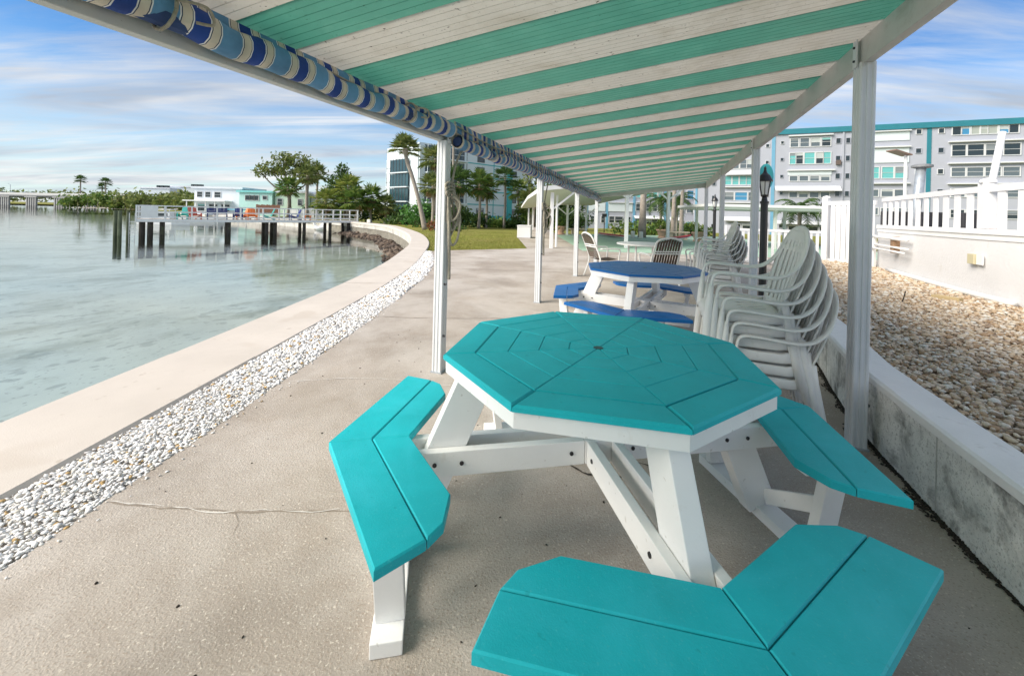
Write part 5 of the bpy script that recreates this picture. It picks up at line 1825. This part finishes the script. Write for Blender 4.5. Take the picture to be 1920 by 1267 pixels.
# centre wing
a, rz, L = frame_on((12.8, 72), (33, 72))
bc = thing('apartment_wing', 'pale lilac apartment wing with sky blue vertical bands behind the court', 'building', a, rz)
slab(bc, 'wall', -3.0, 21.0, -1.4, 13.2, facade_m, 0.001, 12)
slab(bc, 'roof_band', -3.2, 21.2, 13.0, 13.8, teal_trim, -0.25, 12.2)
for s0 in (0.2, 3.75, 8.55, 14.0):
    slab(bc, 'blue_band', s0, s0 + 0.42, -1.2, 12.98, sky_trim, -0.10)
for fl_ in range(5):
    dz = fl_ * 2.4 - 2.4
    if fl_ == 0:
        for s0, s1 in ((1.1, 1.75), (3.0, 3.65), (4.4, 5.3), (5.45, 6.8), (7.5, 8.2)):
            window(bc, s0, s1, 0.1, 1.2, 'd')
        for s0, s1 in ((10.0, 10.8), (11.0, 11.85), (12.0, 12.85), (13.0, 13.7)):
            window(bc, s0, s1, -0.1, 0.9, 'd')
        d_ = slab(bc, 'door', 9.15, 9.65, -1.1, 0.85, mat('door_teal', (0.03, 0.12, 0.15), 0.5), -0.08)
        MB().box((9.58, -0.11, -0.2), (0.05, 0.05, 0.12)).build('handle', galv, d_)
        slab(bc, 'blue_panel', 8.05, 8.9, -1.1, 0.3, sky_trim, -0.45)
        awning(bc, 8.7, 13.8, 0.95, 1.45, 0.9)
        awning(bc, 14.9, 17.0, 0.75, 1.3, 0.9)
        for s0, s1 in ((15.2, 16.0), (16.2, 17.0), (18.0, 19.0)):
            window(bc, s0, s1, -0.3, 0.6, 'd')
    else:
        pn = 'dttdg'[fl_]
        z0, z1 = 2.3 + dz, 3.5 + dz
        if fl_ % 2 == 1:
            slab(bc, 'shutter_panel', 4.2, 8.45, z0 - 0.2, z1 + 0.05, facade_w, -0.12)
            slab(bc, 'shutter_panel', 0.7, 3.65, z0 - 0.2, z1 + 0.05, facade_w, -0.12)
            slab(bc, 'ledge', 4.1, 8.5, z1 + 0.1, z1 + 0.25, trim_w, -0.35)
        else:
            for s0, s1 in ((0.9, 1.9), (2.2, 3.3), (4.5, 5.7), (5.9, 6.9), (7.3, 8.45)):
                window(bc, s0, s1, z0, z1, 'd')
        for s0, s1 in ((9.1, 9.8), (9.95, 10.75), (10.9, 11.8), (12.0, 12.8), (13.0, 13.65)):
            window(bc, s0, s1, z0, z1, 'd' if fl_ == 1 else pn)
        window(bc, 15.75, 16.1, z0 + 0.5, z0 + 0.9, 'd', None, False)
        for s0, s1 in ((16.9, 17.5), (18.1, 19.2), (19.4, 20.2)):
            window(bc, s0, s1, z0 - 0.1, z1 + 0.2, 'b' if fl_ == 2 else 'g')
    slab(bc, 'ledge', 9.05, 13.8, 3.75 + dz, 3.87 + dz, trim_w, -0.3)

# white and aqua block on the left with dark screened balconies
a, rz, L = frame_on((-19.0, 82.0), (5.5, 105.0))
bl = thing('balcony_building', 'white and aqua apartment block with dark screened corner balconies', 'building', a, rz)
slab(bl, 'wall', 0.0, 33.0, -1.2, 15.2, facade_w, 0.001, 14)
slab(bl, 'wall', -0.001, 1.2, -1.2, 14.6, facade_w, -0.35, 0.0)
for z_ in (3.1, 6.1, 9.3, 12.3):
    slab(bl, 'aqua_line', 11.4, 24.2, z_ - 0.1, z_ + 0.12, aqua_trim, -0.05)
slab(bl, 'aqua_line', 19.8, 19.98, -1, 15.0, aqua_trim, -0.06)
slab(bl, 'aqua_column', 24.2, 25.5, -1.2, 15.4, aqua_trim, -0.5)
slab(bl, 'parapet', 7.0, 33.2, 15.2, 15.7, aqua_trim, -0.12, 14.1)
slab(bl, 'aqua_base', 7.0, 24.1, -1.2, 0.6, aqua_trim, -0.08)
for z_ in (0.9, 3.9, 7.0, 10.2, 12.8):
    for s0, s1 in ((15.0, 16.9), (25.7, 27.2)):
        window(bl, s0, s1, z_, z_ + 1.3, 'd', mat('dark_frame', (0.05, 0.055, 0.06), 0.5))
screen_m = mat('dark_screen', (0.022, 0.060, 0.075), 0.12, 0.4, 0.35, spec=0.8)
for i in range(5):
    z_ = 0.2 + i * 3.05
    slab(bl, 'balcony_recess', 1.3, 6.9, z_, z_ + 2.5, screen_m, -0.02, 0.0)
    slab(bl, 'balcony_slab', 1.25, 7.0, z_ - 0.3, z_ - 0.02, facade_w, -1.3)
    slab(bl, 'balcony_rail', 1.3, 6.95, z_ + 1.0, z_ + 1.08, facade_w, -1.28, -1.2)
    for s0 in (1.3, 2.4, 3.5, 4.6, 5.7, 6.8):
        slab(bl, 'mullion', s0, s0 + 0.08, z_ - 0.01, z_ + 2.5, facade_w, -1.2, -1.1)
    slab(bl, 'balcony_recess', 7.1, 11.3, z_, z_ + 2.5, screen_m, -0.02, 0.0)
    slab(bl, 'balcony_slab', 7.05, 11.4, z_ - 0.3, z_ - 0.02, facade_w, -1.3)
    for s0 in (7.1, 8.1, 9.1, 10.1, 11.1):
        slab(bl, 'mullion', s0, s0 + 0.08, z_ - 0.01, z_ + 2.5, mat('dark_frame', (0.05, 0.055, 0.06), 0.5), -1.2, -1.1)
    slab(bl, 'balcony_rail', 7.1, 11.35, z_ + 1.0, z_ + 1.08, facade_w, -1.28, -1.2)
# end face with its own balconies
a2, rz2, L2 = frame_on((-27.0, 88.0), (-19.0, 82.0))
be = thing('balcony_tower', 'corner bay of dark glazed balconies at the end of the white aqua block', 'building', a2, rz2)
slab(be, 'wall', 7.3, 9.98, -1.2, 14.9, facade_w, -0.2, 6)
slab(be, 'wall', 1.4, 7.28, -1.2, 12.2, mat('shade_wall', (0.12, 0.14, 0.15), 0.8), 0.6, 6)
for i in range(4):
    z_ = 0.3 + i * 3.0
    slab(be, 'balcony_slab', 0.6, 7.3, z_ - 0.22, z_, facade_w, -0.8, 0.59)
    for s0 in (1.5, 2.5, 3.5, 4.5, 5.5, 6.5):
        slab(be, 'glazing', s0 + 0.05, s0 + 0.95, z_ + 0.02, z_ + 2.6, screen_m, -0.55, -0.50)
        slab(be, 'mullion', s0 - 0.05, s0 + 0.05, z_ + 0.01, z_ + 2.75, mat('dark_frame', (0.05, 0.055, 0.06), 0.5), -0.6, -0.5)
    slab(be, 'corner_post', 0.0, 0.14, z_ - 0.2, z_ + 2.75, facade_w, -0.5, -0.36)
    slab(be, 'stair_rail', 0.0, 1.4, z_ + 0.9, z_ + 1.0, mat('dark_frame', (0.05, 0.055, 0.06), 0.5), -0.5, -0.4)
    slab(be, 'stair_landing', 0.0, 1.45, z_ - 0.15, z_ - 0.02, facade_w, -0.6, 1.0)
for s0 in (2.2, 3.1, 4.0, 4.9, 5.8, 6.7):
    slab(be, 'roof_railing', s0, s0 + 0.06, 12.21, 13.6, mat('grey_rail', (0.35, 0.38, 0.4), 0.5), -0.3, -0.24)
slab(be, 'roof_railing', 2.2, 6.8, 13.61, 13.72, mat('grey_rail', (0.35, 0.38, 0.4), 0.5), -0.3, -0.24)


# ------------------------------------------------------------------ shoreline houses, pier, boats
def house(label, x0, x1, y, z0, h, wall_m, roof_m, wins, depth=7, over=0.4, roof_h=0.35, pane='d', base=-0.45):
    t = thing('house', label, 'house', (x0, y, 0), 0, 'houses along the far shore')
    w_ = x1 - x0
    MB().span(0, w_, 0.001, depth, base, z0 + h).build('wall', wall_m, t)
    MB().span(-over, w_ + over, -over, depth + over, z0 + h + 0.002, z0 + h + roof_h).build('roof', roof_m, t)
    for s0, s1, a_, b_ in wins:
        window(t, s0, s1, a_, b_, pane, None, True)
    return t


pale = mat('house_pale', (0.70, 0.75, 0.80), 0.8, 0.04, 0.5)
aqua_h = mat('house_aqua', (0.45, 0.72, 0.68), 0.8, 0.04, 0.5)
mint_h = mat('house_mint', (0.58, 0.76, 0.64), 0.8, 0.04, 0.5)
roof_w = mat('roof_pale', (0.66, 0.70, 0.76), 0.7, 0.05, 0.5)
h1 = house('pale house with long white veranda on the far shore', -62.5, -53.2, 80, -0.2, 4.9, pale, roof_w, [(0.6, 1.6, 3.0, 4.0), (2.2, 3.2, 3.0, 4.0), (4.0, 5.2, 3.0, 4.0), (0.8, 2.2, 0.3, 1.6), (3.0, 4.6, 0.3, 1.6), (5.4, 7.0, 0.3, 1.6)])
MB().span(-0.6, 7.5, -2.2, -0.02, 2.15, 2.35).build('veranda_roof', white_paint, h1)
for i in range(5):
    MB().span(0.0 + i * 1.8, 0.14 + i * 1.8, -2.0, -1.86, -0.4, 2.14).build('veranda_post', white_paint, h1)
house('aqua painted house front between pale house and mint house', -53.0, -46.6, 79, -0.2, 4.3, aqua_h, mat('roof_aqua', (0.20, 0.60, 0.60), 0.7), [(1.2, 2.0, 2.6, 3.5), (2.1, 2.9, 2.6, 3.5), (3.0, 3.8, 2.6, 3.5), (4.6, 5.4, 2.8, 3.5)])
house('mint green house with small deck and brown fence', -46.4, -40.2, 79.5, -0.2, 4.4, mint_h, roof_w, [(0.6, 1.5, 1.8, 3.0), (4.6, 5.4, 1.8, 3.0)])
house('lilac white house half hidden by cabbage palms', -40.0, -30.5, 81, -0.2, 3.6, pale, roof_w, [(1.0, 2.4, 0.8, 2.0), (3.2, 4.6, 0.8, 2.0), (6.0, 7.6, 0.8, 2.0)], roof_h=0.8)
t = thing('wood_fence', 'reddish brown board fence before the mint green house', 'fence', (-47.5, 75.5, 0.05))
for i in range(14):
    MB().span(i * 0.32, i * 0.32 + 0.29, 0, 0.04, 0, 1.75 - 0.05 * (i % 3)).build('fence_board', mat('brown_board', (0.19, 0.085, 0.055), 0.85, 0.2, 3), t)
for i in range(9):
    x = -33.8 + i * 1.15
    t = thing('garden_screen', 'white garden screen panel behind the pier, %s' % ['shortest height', 'middle height', 'tallest height'][i % 3], 'screen', (x, 62 + i * 0.4, -0.15), 0, 'white screens behind the pier')
    MB().span(0, 1.0, 0, 0.08, 0, 1.2 + 0.15 * (i % 3)).build('panel', white_paint, t)
    MB().span(-0.06, -0.001, 0.0, 0.08, 0, 1.5).build('post', white_paint, t)
# far shore seawall line
tag(MB().add([(-21, 47, -1.3), (-33.5, 58, -1.3), (-52, 75, -1.3), (-75, 92, -1.3), (-21, 47, -0.1), (-33.5, 58, -0.1), (-52, 75, -0.1), (-75, 92, -0.1),
              (-20.8, 47.4, -0.1), (-33.3, 58.4, -0.1), (-51.8, 75.4, -0.1), (-74.8, 92.4, -0.1)],
             [(0, 1, 5, 4), (1, 2, 6, 5), (2, 3, 7, 6), (4, 5, 9, 8), (5, 6, 10, 9), (6, 7, 11, 10)]).build('shore_wall', seawall_m), 'grey concrete bulkhead along the houses on the far shore', 'seawall')

# pier
PA, PB = Vector((-29.6, 32.0, 0)), Vector((-16.2, 43.0, 0))
pt = (PB - PA)
PL = pt.length
pt = pt / PL
prz = math.atan2(pt.y, pt.x)
pier = thing('pier', 'white railed wooden pier on dark piles over the bay', 'pier', PA, prz)
DZ = 0.10
for i in range(int(PL / 0.16)):
    MB().span(i * 0.16, i * 0.16 + 0.15, 0, 2.6, DZ - 0.04, DZ).build('plank', deck_wood, pier)
for y in (0.10, 1.25, 2.4):
    MB().span(0.02, PL - 0.02, y, y + 0.10, DZ - 0.22, DZ - 0.042).build('stringer', deck_wood, pier)
MB().span(0, PL, -0.05, -0.002, DZ - 0.20, DZ + 0.02).build('fascia', white_paint, pier)
sp = 1.72
n = int(PL / sp)
for side_y in (0.0, 2.52):
    for i in range(n + 1):
        MB().span(i * sp, i * sp + 0.11, side_y + 0.001, side_y + 0.10, DZ + 0.001, DZ + 1.12).build('rail_post', white_paint, pier)
    for z in (0.14, 0.56, 1.05):
        MB().span(0, PL, side_y - 0.03, side_y - 0.001, DZ + z, DZ + z + 0.085).build('rail', white_paint, pier)
MB().span(0.3, 1.35, -0.06, -0.032, DZ + 0.1, DZ + 1.1).build('solid_panel', white_paint, pier)
for x in (0.35, 0.85, 1.6, 6.1, 9.0, 9.7, 12.2, 14.6, 16.4):
    for y in (0.30, 2.2):
        MB().lathe([(0.17, -3.4), (0.15, DZ - 0.225)], (x, y, 0), 8).build('pile', pile_wood, pier)
for x, y in ((-0.9, 0.4), (-0.5, 1.6), (-1.2, 1.0)):
    MB().lathe([(0.14, -3.4), (0.12, 0.75)], (x, y, 0), 8).build('mooring_pile', mat('green_pile', (0.08, 0.10, 0.06), 0.9, 0.3, 2), pier)
lad = MB()
for z in np.arange(-1.6, 0.1, 0.3):
    lad.span(-0.32, -0.02, -0.06, -0.02, z, z + 0.04)
lad.span(-0.36, -0.32, -0.07, -0.02, -1.8, 0.6)
lad.span(-0.02, 0.02, -0.12, -0.07, -1.8, 0.6)
lad.build('ladder', white_paint, pier)


def adirondack(label, dx, dy, rz, col):
    q = PA + pt * dx + Vector((-pt.y, pt.x, 0)) * dy
    t = thing('adirondack_chair', label, 'chair', (q.x, q.y, DZ), prz + rz, 'adirondack chairs on the pier')
    t.scale = (1.15, 1.15, 1.15)
    m_ = col
    for i in range(5):
        x = -0.22 + i * 0.11
        MB().bar((x, -0.20, 0.26), (x, -0.48, 0.98 - 0.05 * abs(i - 2)), 0.10, 0.02, side=(1, 0, 0)).build('back_slat', m_, t)
    for i in range(5):
        y = 0.30 - i * 0.11
        MB().box((0, y, 0.38 - i * 0.025), (0.52, 0.10, 0.02)).build('seat_slat', m_, t)
    for sx in (-.30, .30):
        MB().box((sx, 0.08, 0.55), (0.13, 0.70, 0.025)).build('arm', m_, t)
        MB().box((sx, 0.32, 0.27), (0.09, 0.05, 0.538)).build('front_leg', m_, t)
        MB().bar((sx * 0.86, 0.32, 0.34), (sx * 0.86, -0.50, 0.04), 0.03, 0.09, side=(1, 0, 0)).build('rear_leg', m_, t)
    return t


o_m = mat('orange_poly', (0.75, 0.17, 0.015), 0.5)
t_m = mat('aqua_poly', (0.05, 0.45, 0.40), 0.5)
n_m = mat('navy_poly', (0.012, 0.03, 0.17), 0.5)
r_m = mat('coral_poly', (0.62, 0.14, 0.09), 0.5)
for lb, dx, dy, rz, m_ in (('aqua adirondack chair at the solid panel end of the pier', 3.0, 1.3, 160, t_m), ('coral adirondack chair beside the navy bench on the pier', 3.7, 1.0, 200, r_m),
                           ('navy adirondack chair right of the navy bench', 6.9, 1.6, 170, n_m), ('bright orange adirondack chair facing the water', 7.9, 0.9, 180, o_m), ('orange adirondack chair turned aside behind the bright orange one', 7.3, 1.9, 120, o_m),
                           ('aqua adirondack chair seen side on past the orange chairs', 9.2, 1.2, 90, t_m), ('navy adirondack chair seen side on near mid pier', 11.5, 1.2, 95, n_m)):
    adirondack(lb, dx, dy, R(rz), m_)
q = PA + pt * 5.3 + Vector((-pt.y, pt.x, 0)) * 1.1
t = thing('pier_bench', 'navy slatted bench on the pier', 'bench', (q.x, q.y, DZ), prz + math.pi)
for i in range(4):
    MB().box((0, -0.2 - 0.03 * i, 0.55 + 0.13 * i), (1.5, 0.03, 0.11)).build('back_slat', n_m, t)
    MB().box((0, 0.22 - 0.12 * i, 0.42), (1.5, 0.11, 0.03)).build('seat_slat', n_m, t)
for sx in (-.7, .7):
    MB().box((sx, 0.20, 0.20), (0.07, 0.07, 0.404)).build('leg', n_m, t)
    MB().bar((sx, -0.16, 0.0), (sx, -0.34, 1.0), 0.07, 0.05, side=(1, 0, 0)).build('leg', n_m, t)
q = PA + pt * 12.6 + Vector((-pt.y, pt.x, 0)) * 0.8
t = thing('side_table', 'small orange side table on the pier', 'table', (q.x, q.y, DZ), prz)
for i in range(4):
    MB().box((-0.24 + 0.16 * i, 0, 0.46), (0.15, 0.5, 0.03)).build('top_slat', o_m, t)
for sx in (-.24, .24):
    for sy in (-.18, .18):
        MB().box((sx, sy, 0.22), (0.06, 0.06, 0.444)).build('leg', o_m, t)

# riprap below the curve of the wall
g = np.random.default_rng(14)
cx, cy, cz, rx = [], [], [], []
for i in range(620):
    dd = g.uniform(dist[-1] - 31, dist[-1] - 5)
    q = at_dist(offset_line(CO, -0.1 - abs(g.normal(0, 0.55))), dd)
    off = abs(q.x - at_dist(CO, dd).x)
    cx.append(q.x), cy.append(q.y), cz.append(-1.27 + max(0, 0.20 - off * 0.18) * g.uniform(0.3, 1.2)), rx.append(g.uniform(0.09, 0.24))
tag(stones('riprap', np.array(cx), np.array(cy), np.array(cz), np.array(rx), 15, 0.75, rock_m, 0.8), 'brown riprap rocks piled along the foot of the seawall curve', 'rocks', kind='stuff')

# swan pedal boats and marina boats
for i, (x, y) in enumerate(((-22.4, 48.0), (-20.9, 48.6))):
    t = thing('pedal_boat', ['white swan-shaped pedal boat farther from shore under the pier', 'white swan-shaped pedal boat nearer shore under the pier'][i], 'boat', (x, y, WZ), R(20 + 10 * i), 'white pedal boats')
    MB().lathe([(0.3, -0.1), (0.75, 0.15), (0.8, 0.35), (0.6, 0.42)], n=12).build('hull', white_paint, t, smooth=True)
    MB().tube(catmull([(-0.5, 0, 0.35), (-0.8, 0, 0.75), (-0.55, 0, 1.0), (-0.3, 0, 0.9)], 4), 0.13, 8).build('neck', white_paint, t, smooth=True)
    MB().lathe([(0.5, 0.40), (0.35, 0.75), (0.1, 0.85)], (0.3, 0, 0), 10).build('back', white_paint, t, smooth=True)


def boat(label, x, y, s, cab, rz=0.2):
    t = thing('motor_boat', label, 'boat', (x, y, WZ), rz, 'boats moored beyond the pier')
    pts = [(-3 * s, 0), (-2.6 * s, -0.9 * s), (1.5 * s, -0.95 * s), (3.2 * s, 0), (1.5 * s, 0.95 * s), (-2.6 * s, 0.9 * s)]
    MB().prism(pts, -0.2, 0.75 * s).build('hull', white_paint, t)
    if cab:
        cb = MB().span(-1.2 * s, 1.0 * s, -0.6 * s, 0.6 * s, 0.752 * s, 1.7 * s).build('cabin', white_paint, t, bevel=0.08)
        MB().span(-1.0 * s, 0.8 * s, -0.63 * s, -0.605 * s, 1.05 * s, 1.5 * s).build('windshield', glass_d, cb)
        MB().span(-1.5 * s, 1.2 * s, -0.7 * s, 0.7 * s, 1.95 * s, 2.05 * s).build('hard_top', white_paint, t)
        for sx in (-1.3, 1.0):
            for sy in (-0.62, 0.62):
                MB().span(sx * s, sx * s + 0.06, sy * s, sy * s + 0.06, 0.753 * s, 1.949 * s).build('stanchion', white_paint, t)
    return t


boat('white cabin cruiser with hard top beyond the pier head', -44.5, 52, 0.95, True, R(10))
boat('low white skiff moored behind the pier chairs', -46.5, 62, 0.8, False, R(25))
boat('white open boat on a lift before the pale house', -53.0, 68, 0.8, False, R(5))
t = thing('shade_canopy', 'small aqua topped boat canopy behind the pier chairs', 'canopy', (-40.2, 58.5, WZ))
MB().span(-1.6, 1.6, -1, 1, 2.0, 2.12).build('top', mat('aqua_canvas', (0.15, 0.50, 0.65), 0.7), t)
for sx in (-1.5, 1.44):
    for sy in (-.9, .84):
        MB().span(sx, sx + 0.06, sy, sy + 0.06, -0.5, 1.999).build('post', white_paint, t)

# ------------------------------------------------------------------ far shore: mangroves, bridge, distant blocks
tag(MB().add([(-215, 186, -1.25), (-190, 180, -1.25), (-140, 170, -1.25), (-95, 140, -1.25), (-70, 110, -1.25), (-60, 150, -0.4), (-100, 230, -0.4), (-215, 260, -0.4)], [(0, 1, 2, 3, 4, 5, 6, 7)]).build('far_shore', mat('far_sand', (0.40, 0.35, 0.27), 0.9)), kind='structure')
bl_ = []
r_ = random.Random(2)
for i in range(60):
    f_ = i / 59
    x = -182 + 112 * f_ + r_.uniform(-2, 2)
    y = 184 - 60 * f_ ** 1.4 + r_.uniform(0, 10)
    h = r_.uniform(3.0, 4.8) * (1 if f_ < 0.5 else 0.85)
    bl_.append((x, y, h * 0.75, 5.0, 4.0, h * 0.62))
mg = leaves('mangrove_wood', lf_olive, bl_, 7000, 1.05, 201, None, 0.5)
tag(mg, 'low olive green mangrove wood along the far shore', 'trees', kind='stuff')
bl_ = [(-205 + i * 3.4 + r_.uniform(-1, 1), 188 + r_.uniform(-2, 3), 1.2 + 2.6 * math.sin(math.pi * min(max((i + 1) / 9, 0), 1)), 4.2, 3.5, 2.4) for i in range(9)]
shrub('mangrove_clump', 'dense bright mangrove clump at the end of the bridge', (0, 0, -0.8), bl_, lf_mid, 2400, 0.85, 205)
# fix shrub stems far from origin are hidden inside the clump
br_m = mat('bridge_concrete', (0.27, 0.27, 0.27), 0.8, 0.1, 0.2)
bd = thing('bridge', 'low grey concrete road bridge across the bay', 'bridge', (-345, 262, 0), math.atan2(-36, 146))
MB().span(-60, 152, -5, 5, 4.4, 5.4).build('deck', br_m, bd)
MB().span(-60, 152, -5.3, -5.0, 5.0, 6.4).build('parapet', mat('parapet_white', (0.45, 0.45, 0.45), 0.8), bd)
for i in range(9):
    x = -40 + i * 24
    for k_ in range(5):
        MB().span(x + k_ * 1.9, x + k_ * 1.9 + 0.9, -4.6, -3.7, -3.5, 3.6).build('pier_column', br_m, bd)
    MB().span(x - 1, x + 9.6, -4.9, 4.9, 3.6, 4.4).build('pier_cap', br_m, bd)
car_cols = [(0.6, 0.6, 0.62), (0.10, 0.10, 0.11), (0.35, 0.08, 0.07), (0.75, 0.75, 0.76), (0.2, 0.25, 0.3)]
for i in range(7):
    base = bd.matrix_basis @ Vector((2 + i * 9.4 + (i % 3) * 1.3, -2.5, 5.4)) if False else None
    ca_, sa_ = math.cos(bd.rotation_euler.z), math.sin(bd.rotation_euler.z)
    lx, ly = 2 + i * 9.4 + (i % 3) * 1.3, -2.6
    t = thing('car', ['silver', 'black', 'dark red', 'white', 'slate blue', 'pale silver', 'charcoal'][i] + ' car crossing the bridge', 'car', (-345 + lx * ca_ - ly * sa_, 262 + lx * sa_ + ly * ca_, 5.4), bd.rotation_euler.z, 'cars on the bridge')
    m_ = mat('car_paint_%d' % (i % 5), car_cols[i % 5], 0.3, spec=0.6)
    MB().prism([(-2.2, -0.85), (2.2, -0.85), (2.2, 0.85), (-2.2, 0.85)], 0.35, 0.95).build('body', m_, t, bevel=0.12)
    MB().add([(-1.5, -0.75, 0.952), (1.2, -0.75, 0.952), (1.2, 0.75, 0.952), (-1.5, 0.75, 0.952), (-1.0, -0.65, 1.5), (0.6, -0.65, 1.5), (0.6, 0.65, 1.5), (-1.0, 0.65, 1.5)],
             [(4, 5, 6, 7), (0, 1, 5, 4), (1, 2, 6, 5), (2, 3, 7, 6), (3, 0, 4, 7)]).build('cabin', glass_g, t)
    for wx in (-1.4, 1.4):
        for wy in (-0.8, 0.8):
            MB().tube([(wx, wy - 0.1, 0.36), (wx, wy + 0.1, 0.36)], 0.36, 10).build('wheel', black_metal, t)
t = thing('street_light', 'thin street light standing on the bridge', 'street light', (-314, 254.5, 5.4))
MB().tube([(0, 0, 0), (0, 0, 6.0), (-1.2, 0, 6.6)], 0.12, 6).build('pole', galv, t)
MB().box((-1.5, 0, 6.6), (0.8, 0.3, 0.15)).build('lamp_head', galv, t)
for i, (x, y, h, c_) in enumerate(((-258, 243, 15.5, 2.4), (-243, 243, 14.5, 2.4), (-247, 245, 11.5, 2.0))):
    fan_palm('distant_palm', ['tall skinny palm left of the trio behind the bridge', 'tall skinny palm right of the trio behind the bridge', 'shorter palm of the trio behind the bridge'][i], (x, y, -0.5), [(0, 0, 0), (0.1, 0, h * 0.5), (0, 0, h)], 0.35, c_ * 1.5, 22, lf_dark, 210 + i, 'skinny palms behind the bridge')
bl_ = []
for i in range(26):
    x = -420 + i * 10 + r_.uniform(-3, 3)
    bl_.append((x, 330 - (x + 420) * 0.12, 5.5 + r_.uniform(-1, 2.2), 9, 6, 3.6))
tag(leaves('far_trees', lf_olive, bl_, 2600, 1.5, 220, None, 0.5), 'distant hazy tree line behind the bridge', 'trees', kind='stuff')
tag(MB().add([(-1400, 300, -0.6), (-150, 275, -0.6), (-100, 1500, -0.6), (-1400, 1500, -0.6)], [(0, 1, 2, 3)]).build('far_land', grass_m), kind='structure')
for i, (x, y, w_, h) in enumerate(((-215, 235, 17, 11.0), (-205, 242, 26, 12.5), (-150, 215, 14, 9.5), (-125, 200, 18, 9.0))):
    t = thing('distant_building', ['low pale building above the mangroves behind its longer neighbour', 'long flat pale building with dark roof units above the mangroves', 'pale flat roofed block over the middle of the mangroves', 'pale flat roofed block over the right of the mangroves'][i], 'building', (x, y, -0.5), 0, 'flat roofed blocks on the horizon')
    MB().span(0, w_, 0, 8, 0, h).build('wall', facade_w, t)
    MB().span(-0.5, w_ + 0.5, -0.5, 8.5, h + 0.01, h + 0.6).build('roof', roof_w, t)
    for k_ in range(3):
        MB().span(w_ * 0.5 + k_ * 2.4, w_ * 0.5 + k_ * 2.4 + 1.4, 1, 3, h + 0.61, h + 1.9).build('roof_unit', glass_d, t)
